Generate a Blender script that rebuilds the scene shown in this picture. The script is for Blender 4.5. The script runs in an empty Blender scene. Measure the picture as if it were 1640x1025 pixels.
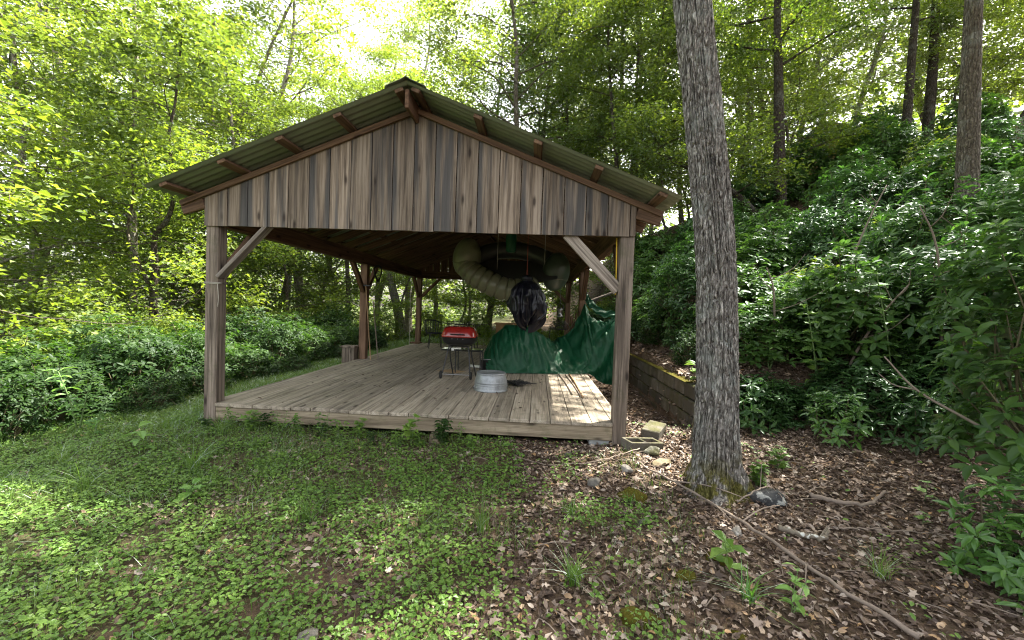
import bpy, math, random
import numpy as np
from mathutils import Vector, Matrix, Quaternion

sc = bpy.context.scene
COL = sc.collection
R = math.radians
PI = math.pi

# ---------------------------------------------------------------- camera, sky, sun, exposure
cam_d = bpy.data.cameras.new("camera"); cam = bpy.data.objects.new("camera", cam_d); COL.objects.link(cam)
sc.camera = cam
cam_d.sensor_fit = 'HORIZONTAL'; cam_d.sensor_width = 36.0; cam_d.lens = 36.0 * 684.7 / 1640
cam_d.clip_start = 0.05; cam_d.clip_end = 3000
def cam_axes(yaw, pitch, roll):
    cy, sy, cp, sp = math.cos(yaw), math.sin(yaw), math.cos(pitch), math.sin(pitch)
    f = Vector((sy*cp, cy*cp, sp)); r = Vector((cy, -sy, 0)); u = r.cross(f)
    cr, sr = math.cos(roll), math.sin(roll)
    return r*cr + u*sr, u*cr - r*sr, f
_r, _u, _f = cam_axes(-.0573, -.0293, .0367)
M = Matrix(((_r.x, _u.x, -_f.x, 1.3819), (_r.y, _u.y, -_f.y, -4.6618), (_r.z, _u.z, -_f.z, 1.2163), (0, 0, 0, 1)))
cam.matrix_world = M

SUN = Vector((.41, .30, .86)).normalized()
world = bpy.data.worlds.new("World"); sc.world = world; world.use_nodes = True
wn = world.node_tree; wn.nodes.clear()
sky = wn.nodes.new("ShaderNodeTexSky"); sky.sky_type = 'NISHITA'; sky.sun_disc = False
sky.sun_elevation = math.asin(SUN.z); sky.sun_rotation = math.atan2(SUN.x, SUN.y)
sky.air_density = 1.0; sky.dust_density = 4.0; sky.ozone_density = 1.0
bg = wn.nodes.new("ShaderNodeBackground"); bg.inputs[1].default_value = 0.15
wo = wn.nodes.new("ShaderNodeOutputWorld")
hs = wn.nodes.new("ShaderNodeHueSaturation"); hs.inputs['Saturation'].default_value = .45
tm = wn.nodes.new("ShaderNodeMix"); tm.data_type = 'RGBA'; tm.blend_type = 'MULTIPLY'; tm.inputs[0].default_value = 1.0; tm.inputs[7].default_value = (1.06, 1.0, .93, 1)
wn.links.new(sky.outputs[0], hs.inputs['Color']); wn.links.new(hs.outputs[0], tm.inputs[6]); wn.links.new(tm.outputs[2], bg.inputs[0]); wn.links.new(bg.outputs[0], wo.inputs[0])
sun_d = bpy.data.lights.new("sun", 'SUN'); sun_d.energy = 5.0; sun_d.angle = R(0.5); sun_d.color = (1.0, .94, .82)
sun = bpy.data.objects.new("sun", sun_d); COL.objects.link(sun); sun.location = SUN*60
sun.rotation_euler = SUN.to_track_quat('Z', 'Y').to_euler()
sc.view_settings.view_transform = 'Standard'; sc.view_settings.look = 'None'
sc.view_settings.exposure = 2.55; sc.view_settings.gamma = 1.0
sc.render.engine = 'CYCLES'
sc.cycles.max_bounces = 8; sc.cycles.diffuse_bounces = 4; sc.cycles.glossy_bounces = 2
sc.cycles.transmission_bounces = 5; sc.cycles.transparent_max_bounces = 4
sc.cycles.use_denoising = True
sc.cycles.sample_clamp_indirect = 6.0
sc.cycles.filter_width = 1.1

# ---------------------------------------------------------------- numeric noise
def _hash(ix, iy, iz, seed):
    n = (ix*374761393 + iy*668265263 + iz*2147483647 + seed*974634777) & 0xffffffff
    n = ((n ^ (n >> 13))*1274126177) & 0xffffffff
    n = ((n ^ (n >> 15))*2246822519) & 0xffffffff
    return ((n ^ (n >> 16)) & 0xffffff)/float(0xffffff)
def vnoise(x, y, z=0.0, seed=0):
    x, y, z = np.broadcast_arrays(np.asarray(x, float), np.asarray(y, float), np.asarray(z, float))
    ix, iy, iz = np.floor(x).astype(np.int64), np.floor(y).astype(np.int64), np.floor(z).astype(np.int64)
    fx, fy, fz = x-ix, y-iy, z-iz
    fx, fy, fz = fx*fx*(3-2*fx), fy*fy*(3-2*fy), fz*fz*(3-2*fz)
    o = 0
    for a in (0, 1):
        for b in (0, 1):
            for c in (0, 1):
                w = (fx if a else 1-fx)*(fy if b else 1-fy)*(fz if c else 1-fz)
                o = o + w*_hash(ix+a, iy+b, iz+c, seed)
    return o*2-1
def fbm(x, y, z=0.0, oct=4, seed=0):
    o = 0; a = .5
    for k in range(oct):
        o = o + a*vnoise(np.asarray(x)*2**k, np.asarray(y)*2**k, np.asarray(z)*2**k, seed+k); a *= .5
    return o
def sstep(a, b, x):
    t = np.clip((np.asarray(x, float)-a)/(b-a), 0, 1); return t*t*(3-2*t)
def splus(t, k=1.0):
    return np.logaddexp(0, np.asarray(t, float)*k)/k

def ground_z(x, y):
    x = np.asarray(x, float); y = np.asarray(y, float)
    base = -.25 + .022*np.clip(y, 0, 14) + .055*np.clip(y, -5, 0)
    left = -.22*splus(-(x+4.0), 1.5)*sstep(0, 1, (-x-2.5)/3)
    left = np.maximum(left, -4.0)
    dip = -.10*sstep(-2.4, -3.6, x)
    t = (x-4.4)*.8 + np.minimum((y-1.0)*.6, 8.0)
    hill = .49*splus(t, 1.2)*sstep(2.9, 6.0, x)
    hill = np.where(hill > 9, 9+(hill-9)*.25, hill)
    terr = .50*sstep(3.46, 3.56, x)*sstep(1.0, 1.25, y)*(1-sstep(6.5, 9, y))*(1-sstep(4.5, 7, x))
    under = -.10*sstep(-2.6, -2.2, x)*(1-sstep(2.1, 2.5, x))*sstep(.1, .5, y)*(1-sstep(8.2, 8.6, y))
    terr = terr - .26*sstep(2.4, 2.7, x)*(1-sstep(3.44, 3.47, x))*sstep(.6, 1.6, y)*(1-sstep(6, 8, y))
    n = .05*fbm(x*.7, y*.7, 0, 3, 5) + .02*fbm(x*3, y*3, 0, 2, 9)
    return base + left + dip + hill + terr + under + n

# ---------------------------------------------------------------- mesh builder
class MB:
    def __init__(s): s.v = []; s.t = []; s.q = []; s.n = 0
    def add(s, v, tris=None, quads=None):
        v = np.asarray(v, float).reshape(-1, 3); s.v.append(v)
        if tris is not None and len(tris): s.t.append(np.asarray(tris, np.int64).reshape(-1, 3)+s.n)
        if quads is not None and len(quads): s.q.append(np.asarray(quads, np.int64).reshape(-1, 4)+s.n)
        s.n += len(v)
    def mesh(s, name, smooth=False, mat=None):
        v = np.concatenate(s.v) if s.v else np.zeros((0, 3))
        t = np.concatenate(s.t) if s.t else np.zeros((0, 3), np.int64)
        q = np.concatenate(s.q) if s.q else np.zeros((0, 4), np.int64)
        me = bpy.data.meshes.new(name)
        me.vertices.add(len(v)); me.vertices.foreach_set("co", v.astype(np.float32).ravel())
        nl = len(t)*3+len(q)*4
        me.loops.add(nl); me.loops.foreach_set("vertex_index", np.concatenate([t.ravel(), q.ravel()]).astype(np.int32))
        me.polygons.add(len(t)+len(q))
        st = np.concatenate([np.arange(len(t))*3, len(t)*3+np.arange(len(q))*4]).astype(np.int32)
        me.polygons.foreach_set("loop_start", st)
        try:
            me.polygons.foreach_set("loop_total", np.concatenate([np.full(len(t), 3), np.full(len(q), 4)]).astype(np.int32))
        except Exception: pass
        me.update(calc_edges=True)
        me.polygons.foreach_set("use_smooth", np.full(len(t)+len(q), bool(smooth)))
        if mat: me.materials.append(mat)
        return me
    def build(s, name, mat, parent=None, smooth=False, loc=None):
        return link(name, s.mesh(name, smooth, mat), parent, loc)
def link(name, me, parent=None, loc=None):
    o = bpy.data.objects.new(name, me); COL.objects.link(o)
    if parent is not None: o.parent = parent
    if loc is not None: o.location = loc
    return o
def tag(o, label=None, cat=None, group=None, kind=None):
    if label: o["label"] = label
    if cat: o["category"] = cat
    if group: o["group"] = group
    if kind: o["kind"] = kind
    return o
def thing(name, label, cat, loc=(0, 0, 0), rz=0, group=None):
    o = bpy.data.objects.new(name, None); COL.objects.link(o); o.location = loc; o.rotation_euler = (0, 0, rz)
    o.empty_display_size = .1
    return tag(o, label, cat, group)

BOXQ = [(0, 3, 2, 1), (4, 5, 6, 7), (0, 1, 5, 4), (1, 2, 6, 5), (2, 3, 7, 6), (3, 0, 4, 7)]
def box(mb, x0, x1, y0, y1, z0, z1):
    mb.add([(x0, y0, z0), (x1, y0, z0), (x1, y1, z0), (x0, y1, z0), (x0, y0, z1), (x1, y0, z1), (x1, y1, z1), (x0, y1, z1)], quads=BOXQ)
def cbox(mb, x0, x1, y0, y1, z0, z1, c=.004):
    """box with chamfered edges"""
    hx, hy, hz = (x1-x0)/2, (y1-y0)/2, (z1-z0)/2; cx, cy, cz = (x0+x1)/2, (y0+y1)/2, (z0+z1)/2
    c = min(c, hx*.45, hy*.45, hz*.45)
    V = []; idx = {}
    for sx in (-1, 1):
        for sy in (-1, 1):
            for sz in (-1, 1):
                for ax in range(3):
                    p = [sx*(hx-c), sy*(hy-c), sz*(hz-c)]; p[ax] = (sx*hx, sy*hy, sz*hz)[ax]
                    idx[(sx, sy, sz, ax)] = len(V); V.append((p[0]+cx, p[1]+cy, p[2]+cz))
    Q = []; T = []
    for ax in range(3):
        a, b = [k for k in range(3) if k != ax]
        for s in (-1, 1):
            l = []
            for (u, w) in ((-1, -1), (1, -1), (1, 1), (-1, 1)):
                k = [0, 0, 0]; k[ax] = s; k[a] = u; k[b] = w; l.append(idx[(*k, ax)])
            if (s > 0) == (ax == 1): l = l[::-1]
            Q.append(l)
    for ax in range(3):
        a, b = [k for k in range(3) if k != ax]
        for u in (-1, 1):
            for w in (-1, 1):
                l = []
                for s, f in ((-1, a), (1, a), (1, b), (-1, b)):
                    k = [0, 0, 0]; k[ax] = s; k[a] = u; k[b] = w; l.append(idx[(*k, f)])
                Q.append(l)
    for sx in (-1, 1):
        for sy in (-1, 1):
            for sz in (-1, 1): T.append([idx[(sx, sy, sz, k)] for k in range(3)])
    mb.add(V, tris=T, quads=Q)
def beam(name, p0, p1, w, h, mat, parent=None, up=(0, 0, 1), c=.006):
    """squared timber from p0 to p1; local Z runs along it (the grain), w = width across, h = depth along `up`"""
    p0 = Vector(p0); p1 = Vector(p1); d = p1-p0; L = d.length; z = d.normalized()
    up = Vector(up)
    if abs(up.normalized().dot(z)) > .99: up = Vector((0, 1, 0))
    x = up.cross(z).normalized(); y = z.cross(x)
    m = MB(); cbox(m, -w/2, w/2, -h/2, h/2, 0, L, c)
    o = m.build(name, mat, parent)
    o.matrix_local = Matrix(((x.x, y.x, z.x, p0.x), (x.y, y.y, z.y, p0.y), (x.z, y.z, z.z, p0.z), (0, 0, 0, 1)))
    return o
def tube_arr(path, radii, seg=8, cap=True):
    P = np.asarray(path, float); n = len(P); Rr = np.broadcast_to(np.asarray(radii, float), (n,))
    T = np.gradient(P, axis=0); T /= np.linalg.norm(T, axis=1)[:, None]+1e-9
    ref = np.array([0, 0, 1.0]) if abs(T[0, 2]) < .9 else np.array([1.0, 0, 0])
    A = np.zeros_like(P); a = np.cross(ref, T[0]); a /= np.linalg.norm(a)
    for i in range(n):
        a = a-T[i]*(a@T[i]); a /= np.linalg.norm(a)+1e-9; A[i] = a
    B = np.cross(T, A)
    th = np.arange(seg)/seg*2*PI
    V = P[:, None]+Rr[:, None, None]*(np.cos(th)[None, :, None]*A[:, None]+np.sin(th)[None, :, None]*B[:, None])
    i, j = np.meshgrid(np.arange(n-1), np.arange(seg), indexing='ij')
    Q = np.stack([i*seg+j, i*seg+(j+1) % seg, (i+1)*seg+(j+1) % seg, (i+1)*seg+j], -1).reshape(-1, 4)
    V = V.reshape(-1, 3); T3 = []
    if cap:
        V = np.concatenate([V, P[:1], P[-1:]]); a0, a1 = n*seg, n*seg+1
        for k in range(seg): T3.append((a0, (k+1) % seg, k)); T3.append((a1, (n-1)*seg+k, (n-1)*seg+(k+1) % seg))
    return V, T3, Q
def tube(mb, path, radii, seg=8, cap=True):
    v, t, q = tube_arr(path, radii, seg, cap); mb.add(v, t, q)
def lathe(mb, prof, seg=32, cx=0, cy=0, sx=1, sy=1):
    P = np.asarray(prof, float); n = len(P); th = np.arange(seg)/seg*2*PI
    V = np.stack([cx+sx*P[:, 0, None]*np.cos(th), cy+sy*P[:, 0, None]*np.sin(th), np.repeat(P[:, 1, None], seg, 1)], -1).reshape(-1, 3)
    i, j = np.meshgrid(np.arange(n-1), np.arange(seg), indexing='ij')
    Q = np.stack([i*seg+j, i*seg+(j+1) % seg, (i+1)*seg+(j+1) % seg, (i+1)*seg+j], -1).reshape(-1, 4)
    mb.add(V, None, Q)
def curve_pts(ctrl, n=20):
    P = np.asarray(ctrl, float); P = np.concatenate([[2*P[0]-P[1]], P, [2*P[-1]-P[-2]]])
    out = []
    m = len(P)-3
    for t in np.linspace(0, m-1e-6, n):
        i = int(t); f = t-i; a, b, c, d = P[i:i+4]
        out.append(.5*((2*b)+(-a+c)*f+(2*a-5*b+4*c-d)*f*f+(-a+3*b-3*c+d)*f**3))
    return np.array(out)
def rot_axis(A, ang):
    pass

# ---------------------------------------------------------------- materials
class NT:
    def __init__(s, name):
        s.m = bpy.data.materials.new(name); s.m.use_nodes = True; s.t = s.m.node_tree; s.t.nodes.clear()
        s.out = s.t.nodes.new("ShaderNodeOutputMaterial")
    def n(s, typ, **kw):
        nd = s.t.nodes.new(typ)
        for k, v in kw.items():
            if k.startswith('i_'):
                nd.inputs[k[2:].replace('_', ' ')].default_value = v
            elif k == 'ins':
                for a, b in v.items(): s.set(nd.inputs[a], b)
            else: setattr(nd, k, v)
        return nd
    def set(s, inp, v):
        if isinstance(v, bpy.types.NodeSocket): s.t.links.new(v, inp)
        else:
            if isinstance(v, (tuple, list)) and len(v) == 3 and inp.type == 'RGBA': v = (*v, 1)
            inp.default_value = v
    def math(s, op, a, b=0.0, c=0.0, clamp=False):
        nd = s.n("ShaderNodeMath", operation=op, use_clamp=clamp); s.set(nd.inputs[0], a); s.set(nd.inputs[1], b); s.set(nd.inputs[2], c); return nd.outputs[0]
    def vmath(s, op, a, b=(0, 0, 0)):
        nd = s.n("ShaderNodeVectorMath", operation=op); s.set(nd.inputs[0], a); s.set(nd.inputs[1], b); return nd.outputs[0]
    def mix(s, f, a, b, mode='MIX'):
        nd = s.n("ShaderNodeMix", data_type='RGBA', blend_type=mode)
        s.set(nd.inputs[0], f); s.set(nd.inputs[6], a); s.set(nd.inputs[7], b); return nd.outputs[2]
    def ramp(s, f, pts, interp='LINEAR'):
        nd = s.n("ShaderNodeValToRGB"); s.set(nd.inputs[0], f); cr = nd.color_ramp; cr.interpolation = interp
        while len(cr.elements) > 1: cr.elements.remove(cr.elements[-1])
        cr.elements[0].position = pts[0][0]; cr.elements[0].color = (*pts[0][1], 1) if len(pts[0][1]) == 3 else pts[0][1]
        for p, c in pts[1:]:
            e = cr.elements.new(p); e.color = (*c, 1)
        return nd.outputs[0]
    def noise(s, vec, scale, detail=4, rough=.55, dist=0.0, dim='3D'):
        nd = s.n("ShaderNodeTexNoise"); nd.noise_dimensions = dim
        s.set(nd.inputs['Vector'], vec); nd.inputs['Scale'].default_value = scale; nd.inputs['Detail'].default_value = detail
        nd.inputs['Roughness'].default_value = rough; nd.inputs['Distortion'].default_value = dist; return nd.outputs[0]
    def obj(s): return s.n("ShaderNodeTexCoord").outputs['Object']
    def gen(s): return s.n("ShaderNodeTexCoord").outputs['Generated']
    def pos(s): return s.n("ShaderNodeNewGeometry").outputs['Position']
    def island(s): return s.n("ShaderNodeNewGeometry").outputs['Random Per Island']
    def objrand(s): return s.n("ShaderNodeObjectInfo").outputs['Random']
    def bump(s, h, strength=.5, dist=.01, normal=None):
        nd = s.n("ShaderNodeBump"); nd.inputs['Strength'].default_value = strength; nd.inputs['Distance'].default_value = dist
        s.set(nd.inputs['Height'], h)
        if normal is not None: s.set(nd.inputs['Normal'], normal)
        return nd.outputs[0]
    def bsdf(s, col, rough=.7, metal=0.0, normal=None, spec=.5, **kw):
        nd = s.n("ShaderNodeBsdfPrincipled"); s.set(nd.inputs['Base Color'], col); s.set(nd.inputs['Roughness'], rough)
        s.set(nd.inputs['Metallic'], metal); s.set(nd.inputs['Specular IOR Level'], spec)
        if normal is not None: s.set(nd.inputs['Normal'], normal)
        for k, v in kw.items(): s.set(nd.inputs[k.replace('_', ' ')], v)
        return nd.outputs[0]
    def done(s, sh): s.t.links.new(sh, s.out.inputs['Surface']); return s.m

def wood(name, pale, mid, dark, axis='Z', stain=0.0, stain_col=(.038, .038, .040), vary=.25, rough=.82, board_only=True, knots=True, warm_lo=None, moss=0.0):
    t = NT(name); co = t.obj(); rnd = t.island()
    off = t.n("ShaderNodeCombineXYZ", ins={0: t.math('MULTIPLY', rnd, 37.3), 1: t.math('MULTIPLY', rnd, 91.7), 2: t.math('MULTIPLY', rnd, 53.1)}).outputs[0]
    if not board_only:
        orn = t.objrand(); off = t.n("ShaderNodeCombineXYZ", ins={0: t.math('MULTIPLY', orn, 37.3), 1: t.math('MULTIPLY', orn, 91.7), 2: t.math('MULTIPLY', orn, 53.1)}).outputs[0]; rnd = orn
    v = t.vmath('ADD', co, off)
    def sc3(a, g): return {'X': (g, a, a), 'Y': (a, g, a), 'Z': (a, a, g)}[axis]
    fine = t.noise(t.vmath('MULTIPLY', v, sc3(48, 1.6)), 1.0, 6, .75)
    med = t.noise(t.vmath('MULTIPLY', v, sc3(22, .9)), 1.0, 4, .6)
    blot = t.noise(t.vmath('MULTIPLY', v, sc3(5, 1.3)), 1.0, 3, .6)
    # growth rings: distorted distance field sliced along the grain (flat-sawn cathedral figure)
    wv = t.n("ShaderNodeTexWave", wave_type='RINGS', rings_direction={'X': 'X', 'Y': 'Y', 'Z': 'Z'}[axis], wave_profile='SAW')
    t.set(wv.inputs['Vector'], t.vmath('MULTIPLY', v, sc3(9, .55))); wv.inputs['Scale'].default_value = 2.2
    wv.inputs['Distortion'].default_value = 5.0; wv.inputs['Detail'].default_value = 2.5; wv.inputs['Detail Scale'].default_value = .8
    ring = t.ramp(wv.outputs['Fac'], [(0, (0, 0, 0)), (.12, (.75,)*3), (.8, (1, 1, 1)), (1, (.1, .1, .1))])
    f = t.math('ADD', t.math('MULTIPLY', fine, .45), t.math('MULTIPLY', med, .55))
    c = t.ramp(f, [(.40, dark), (.48, mid), (.56, pale)])
    c = t.mix(t.math('MULTIPLY', t.math('SUBTRACT', 1.0, ring), .5), c, dark)
    c = t.mix(t.ramp(blot, [(.35, (0, 0, 0)), (.7, (.55,)*3)]), c, mid)
    if stain > 0:
        sn = t.noise(t.vmath('MULTIPLY', t.vmath('ADD', co, t.vmath('MULTIPLY', off, (.07, .07, .07))), sc3(9, .35)), 1.0, 4, .55)
        sf = t.ramp(sn, [(.48, (0, 0, 0)), (.60, (stain,)*3)])
        c = t.mix(sf, c, t.mix(f, (stain_col[0]*.45, stain_col[1]*.45, stain_col[2]*.45), (stain_col[0]*2.6, stain_col[1]*2.5, stain_col[2]*2.4)))
    if knots:
        vo = t.n("ShaderNodeTexVoronoi", feature='F1'); t.set(vo.inputs['Vector'], t.vmath('MULTIPLY', v, sc3(7.0, 2.3))); vo.inputs['Scale'].default_value = 1.0
        kf = t.ramp(vo.outputs['Distance'], [(.07, (1, 1, 1)), (.14, (.35,)*3), (.2, (0, 0, 0))])
        c = t.mix(t.math('MULTIPLY', kf, .85), c, (dark[0]*.35, dark[1]*.3, dark[2]*.3))
    br = t.math('ADD', t.math('MULTIPLY', rnd, vary*2), 1-vary)
    c = t.mix(1.0, c, t.n("ShaderNodeCombineXYZ", ins={0: br, 1: br, 2: br}).outputs[0], 'MULTIPLY')
    hgt = t.math('ADD', t.math('MULTIPLY', fine, .7), t.math('MULTIPLY', ring, .3))
    nm = t.bump(hgt, .55, .004)
    if moss > 0:
        mn = t.noise(co, 7, 5, .7)
        c = t.mix(t.ramp(mn, [(.52, (0, 0, 0)), (.66, (moss,)*3)]), c, (.05, .065, .02))
    return t.done(t.bsdf(c, rough, 0, nm, .25))

def leaf_mat(name, c0, c1, c2, trans, tmix=.42, gloss=.12, rough=.35, yellow=None):
    t = NT(name); r = t.island(); orn = t.objrand()
    nz = t.ramp(t.noise(t.pos(), 1.3, 3, .6), [(.34, (0, 0, 0)), (.66, (1, 1, 1))])
    fac = t.math('ADD', t.math('MULTIPLY', r, .5), t.math('ADD', t.math('MULTIPLY', orn, .2), t.math('MULTIPLY', nz, .3)))
    c = t.ramp(fac, [(0, c0), (.5, c1), (.92, c2), (1, yellow or c2)])
    tc = t.mix(1.0, c, trans, 'MULTIPLY')
    df = t.n("ShaderNodeBsdfDiffuse"); t.set(df.inputs[0], c)
    tr = t.n("ShaderNodeBsdfTranslucent"); t.set(tr.inputs[0], tc)
    m1 = t.n("ShaderNodeMixShader"); m1.inputs[0].default_value = tmix; t.t.links.new(df.outputs[0], m1.inputs[1]); t.t.links.new(tr.outputs[0], m1.inputs[2])
    gl = t.n("ShaderNodeBsdfGlossy"); t.set(gl.inputs[0], (.85, .92, .95)); gl.inputs['Roughness'].default_value = rough
    fr = t.n("ShaderNodeFresnel"); fr.inputs[0].default_value = 1.45
    m2 = t.n("ShaderNodeMixShader"); t.set(m2.inputs[0], t.math('MULTIPLY', fr.outputs[0], gloss*8, clamp=True))
    t.t.links.new(m1.outputs[0], m2.inputs[1]); t.t.links.new(gl.outputs[0], m2.inputs[2])
    return t.done(m2.outputs[0])

def plain(name, col, rough=.6, metal=0, nscale=30, namt=.25, bump=0.0, spec=.5, **kw):
    t = NT(name); n = t.noise(t.obj(), nscale, 5, .6)
    c = t.mix(n, tuple(k*(1-namt) for k in col), tuple(min(1, k*(1+namt)) for k in col))
    nm = t.bump(n, bump, .01) if bump > 0 else None
    return t.done(t.bsdf(c, rough, metal, nm, spec, **kw))

M_gable = wood("weathered_gable_boards", (.29, .235, .185), (.175, .134, .10), (.062, .047, .037), 'Z', stain=.9, vary=.26)
M_post = wood("grey_post_timber", (.26, .21, .17), (.14, .11, .088), (.045, .035, .028), 'Z', vary=.15, board_only=False, moss=.3)
M_postb = wood('brown_post_timber', (.27, .17, .11), (.16, .095, .06), (.06, .036, .024), 'Z', vary=.15, board_only=False)
M_brace = wood("pale_brace_timber", (.38, .33, .28), (.24, .20, .165), (.09, .07, .058), 'Z', vary=.1, board_only=False, stain=.4)
M_roofwood = wood("brown_roof_timber", (.19, .115, .07), (.112, .066, .04), (.045, .026, .016), 'Z', vary=.2, board_only=False)
M_beam = wood("side_beam_timber", (.17, .095, .055), (.10, .055, .032), (.04, .022, .014), 'Z', vary=.2, board_only=False)
M_deck = wood("deck_planks_timber", (.41, .355, .285), (.285, .24, .185), (.12, .10, .078), 'Y', vary=.16, stain=.25, stain_col=(.07, .06, .05), moss=.25)
M_rim = wood("deck_rim_timber", (.34, .28, .20), (.22, .175, .12), (.09, .07, .05), 'Z', vary=.1, board_only=False, moss=.3)
M_floorstick = wood("loose_board_timber", (.40, .27, .15), (.28, .18, .10), (.12, .075, .045), 'Z', vary=.2, board_only=False)
M_black = plain("black_painted_steel", (.012, .012, .013), .45, .0, 60, .3)
M_rubber = plain("black_rubber", (.015, .015, .015), .8)
M_chrome = plain("dull_steel", (.35, .35, .36), .35, .9)
M_rope = plain("pale_rope", (.45, .42, .36), .9)
M_cable = plain("black_cable", (.012, .012, .012), .6)
M_yellow = plain("yellow_strap_webbing", (.75, .48, .03), .6)

def mk_red():
    t = NT("red_enamel"); n = t.noise(t.obj(), 9, 4, .6)
    c = t.mix(t.ramp(n, [(.4, (0, 0, 0)), (.75, (.5,)*3)]), (.30, .018, .014), (.13, .012, .01))
    return t.done(t.bsdf(c, .22, 0, None, .6, Coat_Weight=.4))
M_red = mk_red()
def mk_galv():
    t = NT("galvanised_steel"); vo = t.n("ShaderNodeTexVoronoi"); t.set(vo.inputs['Vector'], t.obj()); vo.inputs['Scale'].default_value = 60
    n = t.noise(t.obj(), 6, 6, .65); n2 = t.noise(t.vmath('MULTIPLY', t.obj(), (14, 14, 2)), 1, 4, .6)
    c = t.mix(t.math('MULTIPLY', vo.outputs['Distance'], .6), (.33, .35, .36), (.22, .235, .25))
    c = t.mix(t.ramp(n, [(.42, (0, 0, 0)), (.7, (.7,)*3)]), c, (.13, .135, .14))
    c = t.mix(t.ramp(n2, [(.5, (0, 0, 0)), (.75, (.4,)*3)]), c, (.45, .46, .46))
    return t.done(t.bsdf(c, t.math('ADD', t.math('MULTIPLY', n, .3), .35), .55, t.bump(n, .15, .01), .5))
M_galv = mk_galv()
def mk_tarp():
    t = NT("green_poly_tarp"); co = t.obj(); n = t.noise(co, 5, 5, .6)
    wv = t.noise(co, 16, 6, .7)
    cr = t.n("ShaderNodeTexVoronoi", feature='DISTANCE_TO_EDGE'); t.set(cr.inputs['Vector'], t.vmath('ADD', co, t.vmath('MULTIPLY', t.n("ShaderNodeTexNoise").outputs[1], (.15, .15, .15)))); cr.inputs['Scale'].default_value = 7
    c = t.mix(n, (.003, .040, .017), (.005, .072, .030))
    c = t.mix(t.ramp(wv, [(.6, (0, 0, 0)), (.8, (.25,)*3)]), c, (.03, .11, .06))
    h = t.math('ADD', t.math('MULTIPLY', wv, .6), t.math('MULTIPLY', t.ramp(cr.outputs['Distance'], [(0, (1, 1, 1)), (.09, (0, 0, 0))]), .5))
    return t.done(t.bsdf(c, .5, 0, t.bump(h, .2, .02), .3))
M_tarp = mk_tarp()
def mk_bag():
    t = NT("black_plastic_bag"); n = t.noise(t.obj(), 12, 5, .6)
    return t.done(t.bsdf((.004, .004, .008), .34, 0, t.bump(n, .4, .02), .3))
M_bag = mk_bag()
M_vinyl = plain("olive_vinyl", (.12, .12, .07), .38, 0, 8, .25, .1)
M_vinyl2 = plain("dark_olive_vinyl", (.035, .05, .035), .38, 0, 8, .25, .1)  # olive vinyl again, with the right chamber's shade put into its colour
M_vinyl_dark = plain("dark_vinyl", (.03, .03, .028), .4, 0, 8, .25)
M_tan = plain("tan_painted_wood", (.30, .17, .07), .7, 0, 12, .3, .2)
M_card = plain("brown_cardboard", (.33, .22, .12), .9, 0, 8, .3)
M_glass = plain("smoked_table_glass", (.02, .025, .022), .08, 0, 5, .1)
def mk_roof():
    t = NT("green_metal_roofing"); co = t.obj(); n = t.noise(t.vmath('MULTIPLY', co, (2, 14, 2)), 1, 5, .65); n2 = t.noise(co, 3, 5, .6)
    c = t.mix(n, (.16, .185, .125), (.24, .27, .18))
    c = t.mix(t.ramp(n2, [(.5, (0, 0, 0)), (.75, (.6,)*3)]), c, (.19, .19, .14))
    return t.done(t.bsdf(c, .42, .25, None, .5))
M_roof = mk_roof()
def mk_block():
    t = NT("mossy_concrete_block"); co = t.obj(); n = t.noise(co, 3.5, 6, .7); f = t.noise(co, 60, 6, .7); p = t.pos()
    br = t.math('ADD', t.math('MULTIPLY', t.island(), .8), .6)
    c = t.mix(1.0, t.mix(f, (.055, .05, .042), (.13, .118, .10)), t.n('ShaderNodeCombineXYZ', ins={0: br, 1: br, 2: br}).outputs[0], 'MULTIPLY')
    c = t.mix(t.ramp(n, [(.42, (0, 0, 0)), (.6, (.75,)*3)]), c, (.055, .052, .028))
    nz = t.n("ShaderNodeSeparateXYZ", ins={0: t.n("ShaderNodeNewGeometry").outputs['Normal']}).outputs[2]
    mo = t.math('MULTIPLY', t.ramp(nz, [(.3, (.08,)*3), (.8, (1, 1, 1))]), t.ramp(n, [(.38, (.0,)*3), (.5, (1, 1, 1))]))
    c = t.mix(t.math('MULTIPLY', mo, .55), c, t.mix(f, (.03, .035, .008), (.10, .10, .02)))
    return t.done(t.bsdf(c, .92, 0, t.bump(f, .6, .01), .2))
M_block = mk_block()
M_pier = plain("pale_pier_concrete", (.33, .34, .33), .9, 0, 40, .2, .3)
def mk_rock(name, a, b, lich=0.0, moss=0.0):
    t = NT(name); co = t.obj(); n = t.noise(co, 9, 7, .7); l = t.noise(co, 14, 5, .6, .6)
    c = t.mix(n, a, b)
    if lich: c = t.mix(t.ramp(l, [(.56, (0, 0, 0)), (.6, (lich,)*3)]), c, (.55, .56, .52))
    if moss: c = t.mix(t.ramp(t.noise(co, 5, 4, .6), [(.46, (0, 0, 0)), (.58, (moss,)*3)]), c, (.055, .055, .014))
    return t.done(t.bsdf(c, .9, 0, t.bump(n, .7, .02), .25))
M_rock = mk_rock("grey_stone", (.06, .056, .05), (.18, .165, .145), 0, .4)
M_rock_pale = mk_rock("pale_stone", (.13, .12, .105), (.33, .30, .265), .3)
M_rock_dark = mk_rock("dark_lichen_stone", (.02, .022, .025), (.07, .07, .07), .45)
M_rock_tan = mk_rock("tan_flat_stone", (.11, .085, .055), (.23, .185, .13), 0, .5)
def mk_moss():
    t = NT("moss"); co = t.obj(); n = t.noise(co, 40, 5, .7); l = t.noise(co, 9, 3, .6)
    c = t.mix(n, (.018, .022, .003), (.12, .105, .015)); c = t.mix(t.ramp(l, [(.5, (0, 0, 0)), (.7, (.7,)*3)]), c, (.10, .06, .015))
    return t.done(t.bsdf(c, .95, 0, t.bump(n, 1, .02), .1))
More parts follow.
